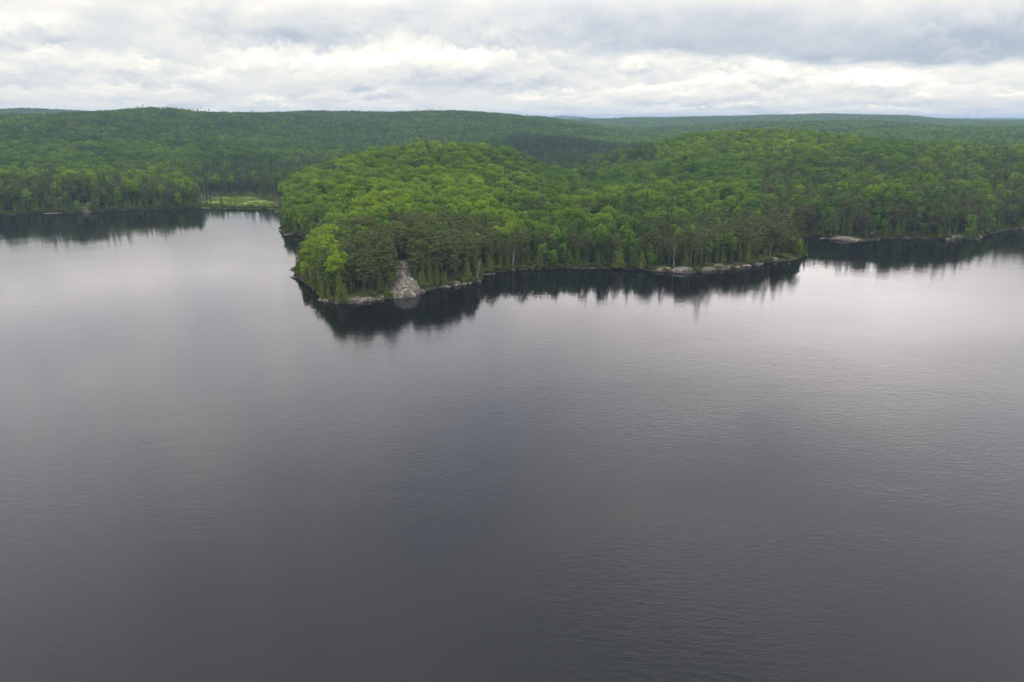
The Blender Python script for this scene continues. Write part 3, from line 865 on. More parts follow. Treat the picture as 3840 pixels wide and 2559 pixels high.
# beyond: the spacing grows with the distance
q = 6.2 / 1600
a_ = np.arange(-AZT, AZT, q); l_ = np.arange(math.log(1600), math.log(11000), q)
A_, L_ = np.meshgrid(a_, l_)
A_ = A_ + (rng.random(A_.shape) - 0.5) * q * 0.9; L_ = L_ + (rng.random(A_.shape) - 0.5) * q * 0.9
D = np.exp(L_).ravel(); A_ = A_.ravel()
cand.append((D * np.sin(A_), D * np.cos(A_), np.full(len(D), 200.0), D * q))
X = np.concatenate([c[0] for c in cand]); Y = np.concatenate([c[1] for c in cand]); SD = np.concatenate([c[2] for c in cand]); SPC = np.concatenate([c[3] for c in cand])
Z = zat(X, Y)
m_ = (Z > 0.1) & (~in_poly(marsh_big, X, Y) | (SPC < 2)) & ~in_poly(rock_poly, X, Y)
X, Y, Z, SD, SPC = X[m_], Y[m_], Z[m_], SD[m_], SPC[m_]
LEDGES = [(1332, 1131, 6.0), (1375, 1129, 4.0), (1216, 1126, 3.0), (1708, 1070, 3.0), (1786, 1057, 3.2), (2497, 1017, 3.5), (2562, 1021, 6.0), (2655, 1014, 4.5), (2698, 1008, 5.0),
          (2745, 1005, 4.0), (2795, 1000, 4.0), (2897, 979, 5.0), (2960, 972, 5.0), (3168, 899, 8.0), (3205, 902, 5.0), (3264, 890, 6.0), (3596, 897, 7.0), (3668, 893, 4.0), (300, 793, 9.0), (322, 790, 6.0), (1996, 1006, 3.0)]
m_ = np.ones(len(X), bool)
for px, py, r_ in LEDGES:
    lx_, ly_ = on_water(px, py)
    m_ &= (np.abs(X - lx_) > r_) | (np.abs(Y - ly_ - 0.5) > r_ * 0.55)
X, Y, Z, SD, SPC = X[m_], Y[m_], Z[m_], SD[m_], SPC[m_]
D = np.hypot(X, Y)

# cull what the terrain hides from anywhere near the camera
prof = (GZ + 8 - H) / GD
run = np.maximum.accumulate(prof, axis=0)
def run_at(x, y):
    a = np.arctan2(x, y); l = np.log(np.hypot(x, y) * 0.985)
    fl = np.clip(np.interp(l, lr, np.arange(NR)).astype(int), 0, NR - 1)
    fa = np.clip(((a + AZM) / (2 * AZM) * (NA - 1)).astype(int), 2, NA - 3)
    return np.minimum.reduce([run[fl, fa - 2], run[fl, fa], run[fl, fa + 2]])
el_top = (Z + 19 - H) / D
vis = el_top > run_at(X, Y) - 12.0 / D * np.clip(D / 1500, 0.3, 1)
X, Y, Z, SD, SPC, D = [q_[vis] for q_ in (X, Y, Z, SD, SPC, D)]
PX, PY = project(X, Y, Z)
N = len(X)
print('trees', N)

# species
U = rng.random(N)
stand = fbm(X / 70, Y / 70, 21, 3)          # patches of conifers
stand2 = fbm(X / 25, Y / 25, 33, 2)
kind = np.zeros(N, int)                     # broadleaf
def assign(mask, table):
    ks = list(table); p = np.array([table[k] for k in ks], float); p = np.cumsum(p / p.sum())
    idx = np.searchsorted(p, U[mask])
    kind[mask] = np.array([KINDS.index(k) for k in ks])[np.minimum(idx, len(ks) - 1)]
B, BI, RP, WP, CE, SPR, DR, SHB = KINDS
assign(np.ones(N, bool), {B: .955, SPR: .02, RP: .015, BI: .01})
con = stand > 0.60
assign(con & (D > 500), {B: .55, SPR: .22, RP: .15, WP: .03, BI: .05})
assign((PX > 3050) & (D > 560) & (D < 1500) & (stand > 0.5), {B: .45, SPR: .35, RP: .12, BI: .08})
assign((D > 620) & (D < 930) & (PX > 690) & (PX < 1350) & (Z < 12), {B: .2, SPR: .48, RP: .24, WP: .03, CE: .05})
assign((D > 700) & (D < 1350) & (PX > 1900) & (PX < 2460) & (Z < 32), {B: .22, SPR: .5, RP: .25, BI: .03})
assign((D < 560) & (PX > 1850) & (PX < 2800) & (SD >= 24), {B: .56, BI: .19, SPR: .17, RP: .07, DR: .01})
assign((PX > 2850) & (SD < 170) & (D > 395), {B: .26, BI: .14, RP: .30, WP: .12, SPR: .10, CE: .08})
assign((PX < 800) & (SD < 60) & (D > 450), {B: .20, BI: .22, SPR: .22, CE: .16, WP: .06, RP: .14})
assign((PX < 800) & (SD < 26) & (D > 450), {B: .05, BI: .10, SPR: .34, CE: .20, WP: .10, RP: .21})
assign((PX >= 1780) & (PX < 2480) & (SD < 24) & (D < 420), {SPR: .34, CE: .27, BI: .16, B: .04, RP: .17, DR: .02})
assign((PX > 2440) & (SD < 60) & (D < 440) , {RP: .40, SPR: .16, CE: .22, WP: .08, BI: .10, DR: .04})
assign((PX > 3000) & (SD < 22), {CE: .36, RP: .22, WP: .14, SPR: .14, BI: .14})
# neck of the peninsula, left side
assign((PX < 1320) & (PX > 1000) & (SD < 24) & (D > 330) & (D < 600), {BI: .35, B: .3, CE: .25, SPR: .10})
# the tip
tip = (D < 375) & (PX > 1090) & (PX < 1850)
assign(tip, {RP: .80, SPR: .07, BI: .06, WP: .02, CE: .05})
assign(tip & (D > 318) & (PX < 1520), {RP: .40, SPR: .26, BI: .16, B: .1, CE: .08})
assign(tip & ((PX < 1235) | ((PX < 1285) & (D < 325))), {BI: .56, CE: .22, SPR: .10, B: .12})
assign(tip & (SD < 5), {CE: .36, RP: .20, SHB: .26, BI: .10, SPR: .08})
assign((SD < 2.6), {SHB: .2, CE: .6, BI: .2})
kind[tip & (PX > 1290) & (kind == 1) & (SD < 12)] = 2
kind[(SPC > 5) & (D > 900) & (kind >= 6)] = 0
assign(SPC < 2, {SHB: .93, CE: .07})

# size and tint
SC = 0.76 + 0.42 * rng.random(N)
W = 0.92 + 0.22 * rng.random(N)
far = D > 1150
grow = np.where(SPC > 6.1, SPC / 6.2, 1.0)
W = W * np.where(far, grow ** 0.9, 1.0)
SC = SC * np.where(kind == 0, 1.0, 1.0)
bl = kind == 0
W[bl & (SPC >= 4)] *= 0.74
tight = SPC < 4
SC[bl & tight] *= 0.92; W[bl & tight] *= 0.68
edge_ = (SD < 4)
SC[(SPC < 2)] *= 0.8 + 0.9 * rng.random((SPC < 2).sum())
SC[(SPC < 2) & (kind == 4)] *= 0.5
sprm = (kind == 5) & (SPC > 4) & (D < 1100); SC[sprm] *= 1.22; W[sprm] *= 0.9
SC[edge_ & (kind != 7)] *= 0.68 + 0.3 * rng.random((edge_ & (kind != 7)).sum())
SC[(D > 540) & (SD < 60) & (PX < 1000)] *= 1.15
W[kind == KINDS.index(CE)] *= 0.9
tint = 0.46 + (stand - 0.5) * 0.6 + (fbm(X / 22, Y / 22, 55, 2) - 0.5) * 0.5 + rng.normal(0, 0.13, N) - np.where((D > 700) & (D < 1350) & (PX > 1900) & (PX < 2450) & (Z < 32), 0.3, 0)
# maple hillside of the peninsula: fresh yellow green; the range on the left darker; partly cloud light and haze put into the tint
tint = tint + np.where((D < 720) & (PX < 2000) & (PX > 1000), 0.12, 0) - np.where((D > 760) & (PX < 2100), 0.16, 0)
tint = tint - np.where(D > 1050, 0.09, 0) + np.where((D > 740) & (D < 1010) & (PX > 2200) & (PX < 3300), 0.14, 0) - np.where((D > 450) & (PX > 2500) & (D < 740), 0.07, 0)  # light on the right hill's crest put into the tint; far trees tinted darker
tint = tint + np.where((PX < 1285) & (D < 375), 0.28, 0) - np.where((SD < 30) & (PX > 1780), 0.10, 0)
tint = np.clip(tint, 0, 1)

# how much of each tree shows (skyline sweep from near to far)
order = np.argsort(D)
ncol = 1400
cols = np.full(ncol, 1e9)                   # lowest screen row already covered (row grows downwards)
hh0 = np.array([15, 14, 15.2, 18, 11, 15, 10, 2.0])[kind] * SC
ww0 = np.array([8.6, 5, 5.4, 8, 4, 3.3, 2.8, 2.5])[kind] * W
TX, TY = project(X, Y, Z + hh0)
cx = ((PX + 200) / 4240 * ncol); cw = (ww0 / D * FPX) / 4240 * ncol * 0.5
score = np.zeros(N)
for i in order:
    if D[i] > 1500:
        break
    a0 = max(0, int(cx[i] - cw[i])); a1 = min(ncol, int(cx[i] + cw[i]) + 1)
    if a1 <= a0:
        continue
    seg = cols[a0:a1]
    v_ = np.minimum(seg, PY[i]) - TY[i]
    np.maximum(v_, 0, out=v_)
    score[i] = v_.sum()
    np.minimum(seg, TY[i] + 4, out=seg)
inframe = (PX > -30) & (PX < 3870)
score[~inframe] = 0
MINPX = 9.0
single = np.zeros(N, bool)
CAP = {0: 295, 1: 230, 2: 295, 3: 110, 4: 230, 5: 230, 6: 60, 7: 110}
for k in range(len(KINDS)):
    idx = np.where(kind == k)[0]
    idx = idx[np.argsort(-score[idx])][:CAP[k]]
    idx = idx[score[idx] > 25]
    single[idx] = True
print('single', single.sum(), [(KINDS[k], int((single & (kind == k)).sum()), int((kind == k).sum())) for k in range(8)])

# ------------------------------------------------------------------ the mass of the forest: one object per kind, instanced from cheap meshes
def scatter(name, meshes, idx, variant, matn=None, plain=None):
    """one stuff object: points that carry the trees."""
    me = bpy.data.meshes.new(name)
    n = len(idx)
    me.vertices.add(n)
    me.vertices.foreach_set('co', np.stack([X[idx], Y[idx], Z[idx]], -1).astype(np.float32).ravel())
    a = me.attributes.new('pick', 'INT', 'POINT'); a.data.foreach_set('value', variant.astype(np.int32))
    a = me.attributes.new('tint', 'FLOAT', 'POINT'); a.data.foreach_set('value', tint[idx].astype(np.float32))
    a = me.attributes.new('turn', 'FLOAT_VECTOR', 'POINT')
    a.data.foreach_set('vector', np.stack([rng.normal(0, 0.03, n), rng.normal(0, 0.03, n), rng.random(n) * 6.283], -1).astype(np.float32).ravel())
    a = me.attributes.new('size', 'FLOAT_VECTOR', 'POINT')
    s = SC[idx]; wd = W[idx] * SC[idx]
    a.data.foreach_set('vector', np.stack([wd, wd, s], -1).astype(np.float32).ravel())
    o = link(name, me, kind='stuff')
    c = bpy.data.collections.new(name + '_kinds')
    for j, mm in enumerate(meshes):
        po = bpy.data.objects.new('tree_form_%02d' % j, mm)
        c.objects.link(po)
    ng = bpy.data.node_groups.new(name, 'GeometryNodeTree')
    ng.interface.new_socket('Geometry', in_out='INPUT', socket_type='NodeSocketGeometry')
    ng.interface.new_socket('Geometry', in_out='OUTPUT', socket_type='NodeSocketGeometry')
    L = ng.links.new
    gi = ng.nodes.new('NodeGroupInput'); go = ng.nodes.new('NodeGroupOutput')
    ci = ng.nodes.new('GeometryNodeCollectionInfo'); ci.inputs['Collection'].default_value = c
    ci.inputs['Separate Children'].default_value = True; ci.inputs['Reset Children'].default_value = True
    ip = ng.nodes.new('GeometryNodeInstanceOnPoints')
    ip.inputs['Pick Instance'].default_value = True
    def attr(nm, ty):
        na = ng.nodes.new('GeometryNodeInputNamedAttribute'); na.data_type = ty; na.inputs[0].default_value = nm
        return na.outputs[0]
    L(gi.outputs[0], ip.inputs['Points']); L(ci.outputs[0], ip.inputs['Instance'])
    L(attr('pick', 'INT'), ip.inputs['Instance Index'])
    e2r = ng.nodes.new('FunctionNodeEulerToRotation')
    L(attr('turn', 'FLOAT_VECTOR'), e2r.inputs[0]); L(e2r.outputs[0], ip.inputs['Rotation'])
    L(attr('size', 'FLOAT_VECTOR'), ip.inputs['Scale'])
    L(ip.outputs[0], go.inputs[0])
    md = o.modifiers.new('forest', 'NODES'); md.node_group = ng
    return o

STUFF = {0: ('broadleaf_forest', 'dense summer broadleaf forest rolling over every hill around the lake', 'forest'),
         1: ('birch_woods', 'light green birches scattered through the forest near the shores', 'forest'),
         2: ('red_pine_woods', 'olive pines scattered through the forest and along the shores', 'forest'),
         3: ('white_pine_woods', 'layered white pines standing among the shoreline forest', 'forest'),
         4: ('cedar_woods', 'dense green cedars lining the waterline of the lake', 'forest'),
         5: ('spruce_woods', 'dark spruce spires scattered over the forested hills', 'forest'),
         6: ('dry_conifers', 'rusty dead conifers scattered in the green forest', 'forest'),
         7: ('undergrowth', 'low shrubs along the waterline in front of the trees', 'undergrowth')}
def pick(k, idx):
    """which form of the kind: by the water the crowns reach down to the ground."""
    v_ = rng.integers(0, len(PRO[KINDS[k]]), len(idx))
    low_ = (SD[idx] < 7) & (rng.random(len(idx)) < 0.8)
    if k == 0:
        v_ = np.where(low_, 3, rng.integers(0, 3, len(idx)))
    if k == 1:
        v_ = np.where(low_, rng.integers(3, 5, len(idx)), rng.integers(0, 3, len(idx)))
    return v_
for k, kn in enumerate(KINDS):
    sel = np.where((kind == k) & ~single)[0]
    if not len(sel):
        continue
    near_m = SINGLE[kn]; far_m = FAR.get(kn, [])
    nn, nf = len(near_m), len(far_m)
    isfar = (D[sel] > 1150) if nf else np.zeros(len(sel), bool)
    var = np.where(isfar, nn + rng.integers(0, max(nf, 1), len(sel)), pick(k, sel))
    nm, lab, cat = STUFF[k]
    o = scatter(nm, near_m + far_m, sel, var)
    o['label'] = lab; o['category'] = cat

# ------------------------------------------------------------------ the trees that show largest: things of their own
def place_name(px, py, d, sdv):
    if d < 378 and 1060 < px < 1850:
        if px < 1250: return 'left side of tip'
        if 1440 < px < 1600 and py > 940: return 'pale rock face'
        return 'pine-covered rocky tip'
    if d < 450 and px > 2440 and px < 3050: return 'right-hand point'
    if px >= 2850: return 'far right shore' if sdv < 60 else 'right hill'
    if px > 2020: return 'middle bay shore' if sdv < 24 else ('right hill' if d > 520 else 'middle bay slope')
    if px > 1000 and d < 760:
        if sdv < 24: return 'middle bay shore' if px > 1780 else 'cove left of tip'
        return 'peninsula hill'
    if px < 1050: return 'left shore' if sdv < 50 else 'left range'
    return 'range behind peninsula'
GROUP = {0: 'broadleaf trees', 1: 'birch trees', 2: 'red pines', 3: 'white pines', 4: 'cedars', 5: 'spruces', 6: 'dry conifers', 7: 'shoreline shrubs'}
LOOK = {0: ['dark green rounded broadleaf tree', 'mid green rounded broadleaf tree', 'yellow-green rounded broadleaf tree'],
        1: ['muted green birch', 'green birch', 'bright green birch'],
        2: ['brownish olive tufted pine', 'olive tufted pine', 'green tufted pine'],
        3: ['dark layered white pine', 'layered white pine', 'pale layered white pine'],
        4: ['dark conical cedar', 'dense green conical cedar', 'yellow-green conical cedar'],
        5: ['blackish narrow spruce', 'dark narrow spruce', 'green narrow spruce'],
        6: ['rusty dead conifer', 'rusty dead conifer', 'faded dead conifer'],
        7: ['dull low shrub', 'green low shrub', 'yellow-green low shrub']}
CATS = {0: 'tree', 1: 'tree', 2: 'tree', 3: 'tree', 4: 'tree', 5: 'tree', 6: 'tree', 7: 'shrub'}
used = {}
ONES = 'zero one two three four five six seven eight nine ten eleven twelve thirteen fourteen fifteen sixteen seventeen eighteen nineteen'.split()
TENS = '_ _ twenty thirty forty fifty sixty seventy eighty ninety'.split()
def words(n):
    n = max(0, min(99, int(n)))
    return ONES[n] if n < 20 else TENS[n // 10] + ('-' + ONES[n % 10] if n % 10 else '')
def locate(px, py, half=False):
    return words(round(px / 38.4)) + ' percent across, ' + words(int(py / 25.59)) + (' and a half' if half else '') + ' down'
MY = (PY + TY) / 2
for k, kn in enumerate(KINDS):
    sel = np.where(single & (kind == k))[0]
    sel = sel[np.argsort(-score[sel])]
    forms = pick(k, sel)
    for r_, i in enumerate(sel):
        vi = int(forms[r_])
        with_parts = r_ < (90 if k < 6 else 25)
        if with_parts:
            o = bpy.data.objects.new(kn, None); COL.objects.link(o)
            o.empty_display_size = 0.5
            for nm, me in zip(('trunk', 'crown'), PARTS[kn][vi]):
                c = bpy.data.objects.new(nm, me); COL.objects.link(c); c.parent = o; c['tint'] = float(tint[i])
        else:
            o = bpy.data.objects.new(kn, SINGLE[kn][vi]); COL.objects.link(o)
        o['tint'] = float(tint[i])
        o.location = (X[i], Y[i], Z[i])
        o.rotation_euler = (random.gauss(0, 0.03), random.gauss(0, 0.03), random.random() * 6.283)
        o.scale = (W[i] * SC[i], W[i] * SC[i], SC[i])
        look = LOOK[k][0 if tint[i] < 0.38 else (1 if tint[i] < 0.68 else 2)]
        lab = look + ', ' + place_name(PX[i], PY[i], D[i], SD[i]) + ', ' + locate(PX[i], MY[i])
        used.setdefault(lab, []).append((D[i], o))
        o['label'] = lab; o['category'] = CATS[k]; o['group'] = GROUP[k]

for lab, os_ in used.items():
    if 1 < len(os_) <= 5:
        os_.sort(key=lambda p: p[0])
        for wd_, (_, o) in zip(('nearer ', 'farther ') if len(os_) == 2 else (('nearest ', 'middle ', 'farthest ') if len(os_) == 3 else ('nearest ', 'second ', 'third ', 'fourth ', 'fifth ')), os_):
            o['label'] = wd_ + lab

# ------------------------------------------------------------------ dead trees and the leaning birch
def thing(name, label, cat, loc, rot=(0, 0, 0), group=None, scale=(1, 1, 1)):
    o = bpy.data.objects.new(name, None); COL.objects.link(o)
    o.location = loc; o.rotation_euler = rot; o.scale = scale
    o['label'] = label; o['category'] = cat
    if group: o['group'] = group
    return o
snags = [mk_snag(12, 14), mk_snag(9, 12, False), mk_snag(14, 18, False, 0.2)]
snag_me = [(new_mesh('trunk', *a, [M['dead']]), new_mesh('branches', *b, [M['dead']])) for a, b in snags]
def snag(px, py, hgt, v_, label, lean=0.0, name='dead_tree', group='bare dead trees', width=1.0):
    x, y, z = on_ground(px, py)
    s = hgt / [12, 9, 14][v_]
    o = thing(name, label, 'dead tree', (x, y, z), (0.03, lean, random.random() * 0.5), group, (s * width, s * width, s))
    for nm, me in zip(('trunk', 'branches'), snag_me[v_]):
        c = bpy.data.objects.new(nm, me); COL.objects.link(c); c.parent = o
    return o
snag(1922, 1006, 11.5, 0, 'bare white leaning snag at the waterline of the middle bay', 0.10, width=1.1)
snag(1790, 1050, 10, 2, 'pale bare pine with spreading branches on the right edge of the rocky tip', 0.12, width=1.6)
snag(2245, 998, 7, 1, 'short white broken snag among cedars on the middle bay shore', 0.02, width=1.0)
snag(2526, 1000, 12, 1, 'thin pale snag behind the ledge at the left end of the right-hand point', -0.04)
snag(2885, 972, 10, 2, 'grey bare snag over the waterline of the right-hand point', 0.03, width=1.2)
snag(2590, 995, 12, 1, 'tall grey bare trunk in the pines on the right-hand point', 0.0, width=0.9)
for j, (px, py, h_) in enumerate([(728, 762, 12), (738, 758, 14), (748, 762, 11), (760, 760, 13), (772, 757, 15), (784, 754, 12), (797, 752, 10), (814, 750, 8), (716, 764, 10)]):
    where = ['leftmost of', 'second from left in', 'third from left in', 'fourth from left in', 'fifth from left in', 'third from right in', 'second from right in', 'rightmost of'][[1, 2, 3, 4, 5, 6, 7, 8, 0][j] if j != 8 else 0] if False else None
    nth = ['second', 'third', 'fourth', 'fifth', 'sixth', 'seventh', 'eighth', 'ninth', 'first'][j]
    snag(px, py, h_, [1, 2, 1][j % 3], 'grey drowned snag beside the green marsh, ' + nth + ' from the left', random.gauss(0, 0.03), group='drowned snags by the marsh', width=0.85)

# hand-placed trees that mark the photo
def tree_at(kn, px, py, scale, width, tn, label, vi=0, lean=0.0, mx_=None):
    x, y, z = on_ground(px, py)
    o = thing(kn, label, CATS[KINDS.index(kn)], (x, y, z), (0, lean, random.random() * 6.28 if lean == 0 else 0), GROUP[KINDS.index(kn)], (scale * width, scale * width, scale))
    for nm, me in zip(('trunk', 'crown'), PARTS[kn][vi]):
        c = bpy.data.objects.new(nm, me); COL.objects.link(c); c.parent = o; c['tint'] = tn
    return o
tree_at('dry_conifer_tree', 1288, 1128, 1.0, 1.0, 0.1, 'rusty red-brown dead conifer at the waterline near the lone round boulder', 0)
tree_at('dry_conifer_tree', 2715, 990, 0.75, 1.2, 0.6, 'faded orange dead conifer above the bank of the right-hand point', 0)
tree_at('dry_conifer_tree', 2745, 968, 0.6, 1.2, 0.0, 'small dark red conifer in the pines of the right-hand point', 0)
tree_at('spruce_tree', 1560, 1075, 0.62, 1.25, 1.0, 'small bright green fir beside the right edge of the pale rock face', 0)
tree_at('spruce_tree', 1640, 1062, 0.85, 1.5, 1.0, 'broad green fir right of the pale rock face', 1)
tree_at('cedar_tree', 1548, 1000, 0.95, 0.9, 0.7, 'slim green cedar at the upper right corner of the pale rock face', 2)
tree_at('cedar_tree', 1835, 1022, 0.9, 1.0, 0.85, 'pointed green cedar at the water where the rocky tip meets the bay', 1)
tree_at('cedar_tree', 2320, 1005, 1.05, 1.45, 0.75, 'widest olive-green cedar on the waterline of the middle bay', 0)
tree_at('cedar_tree', 2405, 1010, 0.95, 1.3, 0.7, 'broad olive-green cedar right of the widest one on the middle bay', 1)
tree_at('cedar_tree', 3014, 960, 0.8, 0.7, 0.4, 'grey-green cedar leaning out at the very end of the right-hand point', 1, 0.16)
tree_at('cedar_tree', 2995, 962, 0.7, 1.1, 0.9, 'bright green cedar second from the end of the right-hand point', 0)
tree_at('cedar_tree', 1212, 1124, 0.75, 0.8, 0.9, 'bright green cedar behind the flat ledge at the tip', 1)
tree_at('cedar_tree', 1235, 1128, 0.6, 0.8, 0.8, 'small green cedar between flat ledge and round boulder', 2)
tree_at('white_pine_tree', 2948, 935, 1.05, 1.0, 1.0, 'tall pale white pine with a long left branch near the end of right point', 0)
tree_at('white_pine_tree', 2822, 915, 1.05, 1.0, 0.75, 'tall layered white pine in the middle of the right-hand point', 1)
tree_at('white_pine_tree', 635, 783, 1.1, 1.1, 0.3, 'tall dark layered white pine on the left shore beside the marsh', 0)
tree_at('white_pine_tree', 3115, 892, 0.9, 1.1, 0.35, 'dark layered white pine left of the pale ledge on the far right shore', 0)
tree_at('spruce_tree', 2398, 570, 1.35, 1.3, 0.0, 'lone dark spruce standing over the left skyline of the right hill', 0)
tree_at('spruce_tree', 2760, 530, 1.5, 1.3, 0.1, 'lone dark spruce standing over the top of the right hill', 0)
tree_at('birch_tree', 1145, 1000, 0.85, 1.0, 0.9, 'rounded bright green birch, uppermost at the left end of the tip', 0)
tree_at('birch_tree', 1150, 1062, 0.8, 1.2, 1.0, 'rounded bright green birch leaning over water at the left end of tip', 1)

tree_at('red_pine_tree', 1468, 1104, 0.72, 0.9, 0.5, 'small olive pine against the left edge of the pale rock face', 2)
tree_at('cedar_tree', 1452, 1117, 0.55, 1.1, 0.5, 'short cedar at the left foot of the pale rock face', 0)
tree_at('red_pine_tree', 1500, 1070, 0.62, 0.8, 0.4, 'small olive pine between the upper slab and the lower dome', 1)
tree_at('red_pine_tree', 1476, 1078, 0.8, 0.9, 0.3, 'thin olive pine rising where the pale rock face narrows', 0)
for j_, (px_, py_, sc_) in enumerate([(1500, 1066, 1.3), (1516, 1060, 1.0), (1534, 1062, 1.5), (1492, 1084, 0.9), (1516, 1096, 0.7), (1546, 1080, 0.6), (1466, 1116, 1.1)]):
    tree_at('shrub', px_, py_, sc_, 1.0, 0.3, ['largest', 'small', 'tallest', 'rounded', 'tiny central', 'tiny right-hand', 'lowest left'][j_] + ' green shrub growing in a crack of the pale rock face', j_ % 2)

# ------------------------------------------------------------------ rock
def ico(sub=3):
    import bmesh
    bm = bmesh.new(); bmesh.ops.create_icosphere(bm, subdivisions=sub, radius=1.0)
    v_ = np.array([p.co[:] for p in bm.verts]); f = np.array([[q.index for q in p.verts] for p in bm.faces]); bm.free()
    return v_, f
ICO = ico(4)
def rock_mesh(seed, ang=0.35):
    v_, f = ICO
    v_ = v_.copy()
    r_ = np.random.default_rng(seed)
    # cut by planes: a few flat faces
    for _ in range(11):
        n = r_.normal(size=3); n[2] = abs(n[2]) * 0.8; n /= np.linalg.norm(n)
        d0 = 0.62 + 0.3 * r_.random()
        over_ = v_ @ n - d0
        v_ = v_ - np.maximum(over_, 0)[:, None] * n * 0.92
    nz = fbm(v_[:, 0] * 2.6 + seed, v_[:, 1] * 2.6 + v_[:, 2] * 2.1, seed, 4) - 0.5
    nz2 = fbm(v_[:, 2] * 7 + seed, v_[:, 0] * 7 + v_[:, 1] * 6, seed + 9, 3) - 0.5
    v_ = v_ * (1 + nz * 0.34 + nz2 * 0.12)[:, None]
    return new_mesh('rock', v_, f, [M['rock']])
RK = [rock_mesh(s) for s in (1, 2, 3, 4, 5, 6)]
def rock(name, px, py, size, label, vi=0, rz=0.0, cat='rock', group=None, z=None, back=0.0):
    x, y = on_water(px, py)
    y += back
    o = bpy.data.objects.new(name, RK[vi]); COL.objects.link(o)
    o.location = (x, y, z if z is not None else size[2] * 0.15)
    o.scale = (size[0] / 2, size[1] / 2, size[2] / 1.2)
    o.rotation_euler = (0, 0, rz)
    o['label'] = label; o['category'] = cat
    if group: o['group'] = group
    return o
rock('shore_ledge', 1216, 1128, (6.5, 3.0, 1.0), 'flat pale ledge at the far left end of the rocky tip', 0, -0.25)
rock('boulder', 1268, 1139, (2.9, 2.2, 1.3), 'lone rounded boulder standing in the water off the tip', 1, 0.1)
rock('shore_ledge', 1332, 1133, (10.5, 6.0, 2.2), 'long sloping pale ledge between the boulder and the rock face', 2, 0.1, back=1.5)
rock('shore_ledge', 1375, 1131, (6.0, 4.5, 1.9), 'pale ledge joining the right end of the long sloping ledge', 3, 0.2, back=1.0)
rock('boulder', 1402, 1127, (2.6, 2.0, 1.1), 'small pale boulder between the sloping ledges and the low mossy rock', 4)
rock('boulder', 1436, 1121, (4.0, 3.0, 1.9), 'low mossy rock touching the left foot of the rock face', 5, 0.3, back=0.6)
rock('shore_ledge', 1708, 1072, (5.5, 4.0, 2.2), 'grey ledge, left one of the pair right of the rock face', 1, 0.2, back=0.6)
rock('boulder', 1742, 1069, (3.0, 2.4, 1.2), 'small dark boulder between the pair of grey ledges', 2, 0.9)
rock('shore_ledge', 1786, 1059, (5.6, 3.6, 2.4), 'smooth grey ledge under the bare pine, right one of the pair', 4, 0.15, back=0.5)
rock('boulder', 1680, 1079, (3.0, 2.2, 1.0), 'low brown rock left of the pair of grey ledges', 3, 0.4)
rock('boulder', 1996, 1008, (4.4, 2.8, 1.3), 'pale low rock at the water in the middle bay', 3, 0.1)
rock('boulder', 2131, 1005, (3.0, 2.0, 0.8), 'tiny pale rock at the grassy edge of the middle bay', 5, 0.1)
rock('shore_ledge', 2497, 1019, (7.5, 4.0, 2.4), 'grey rounded ledge where the right-hand point begins', 0, 0.1, back=0.8)
rock('shore_ledge', 2562, 1023, (11.5, 5.0, 3.2), 'largest pale ledge on the right-hand point with a cedar before it', 2, 0.1, back=1.2)
rock('shore_ledge', 2655, 1016, (9.5, 4.0, 1.9), 'long dark low ledge right of the largest pale one', 1, 0.25, back=0.7)
rock('shore_ledge', 2698, 1011, (8.0, 5.0, 3.0), 'pinkish broken ledge under the faded orange conifer', 3, 0.3, back=1.5)
rock('shore_ledge', 2745, 1007, (8.0, 3.4, 1.6), 'grey low ledge between two bright cedars on the right-hand point', 5, 0.2, back=0.6)
rock('shore_ledge', 2795, 1002, (7.5, 3.2, 1.5), 'pale thin ledge under the second bright cedar of the right-hand point', 0, 0.3, back=0.5)
rock('boulder', 2838, 993, (7.0, 3.4, 1.5), 'flat grey slab jutting into the water on the right-hand point', 4, 0.35)
rock('shore_ledge', 2897, 981, (9.0, 5.0, 2.6), 'grey broken ledge below the bare snag of the right-hand point', 2, 0.4, back=1.0)
rock('shore_ledge', 2960, 974, (9.5, 3.8, 1.5), 'long pale ledge shortly before the end of the right-hand point', 1, 0.3, back=0.8)
rock('boulder', 3010, 959, (5.5, 2.6, 0.9), 'last low rock at the very end of the right-hand point', 5, 0.3)
rock('shore_ledge', 3168, 902, (15, 7, 2.4), 'wide sandy-pink ledge on the far right shore', 2, -0.05, back=2.0)
rock('shore_ledge', 3205, 904, (9, 5, 1.2), 'low pink ledge joining the wide one on the far right shore', 1, 0.0, back=1.0)
rock('rock_outcrop', 3264, 897, (5.5, 9, 11.0), 'tall narrow grey-pink slab rising from the far right shore', 4, 0.25, back=5.0)
rock('shore_ledge', 3596, 900, (13, 6, 2.6), 'reddish ledge right of the slab, far along the right shore', 3, 0.0, back=1.6)
rock('shore_ledge', 3668, 895, (7, 5, 2.6), 'pale ledge at the corner where the far right shore turns away', 0, 0.2, back=1.5)
rock('boulder', 3822, 860, (9, 5, 2.2), 'pale rock at the right edge of the photo on the far shore', 5, 0.0, back=1.0)
rock('shore_ledge', 300, 796, (17, 9, 2.6), 'pale rock patch on the left shore, left part', 3, 0.05, back=2.0)
rock('boulder', 322, 795, (8, 6, 3.8), 'pale steep rock on the left shore, right part', 1, 0.3, back=4.0)
ROCKPX = [1225, 1300, 1350, 1390, 1420, 1450, 1585, 1610, 1665, 1725, 1760, 1800, 1925, 1960, 2020, 2060, 2470, 2520, 2535, 2590, 2620, 2638, 2680, 2720, 2768, 2812, 2860, 2875, 2935, 2985, 3020,
          3075, 3130, 3225, 3290, 3330, 3400, 3450, 3550, 3640]
sxs = np.array([p[0] for p in shore_px[22:]]); sys_ = np.array([p[1] for p in shore_px[22:]])
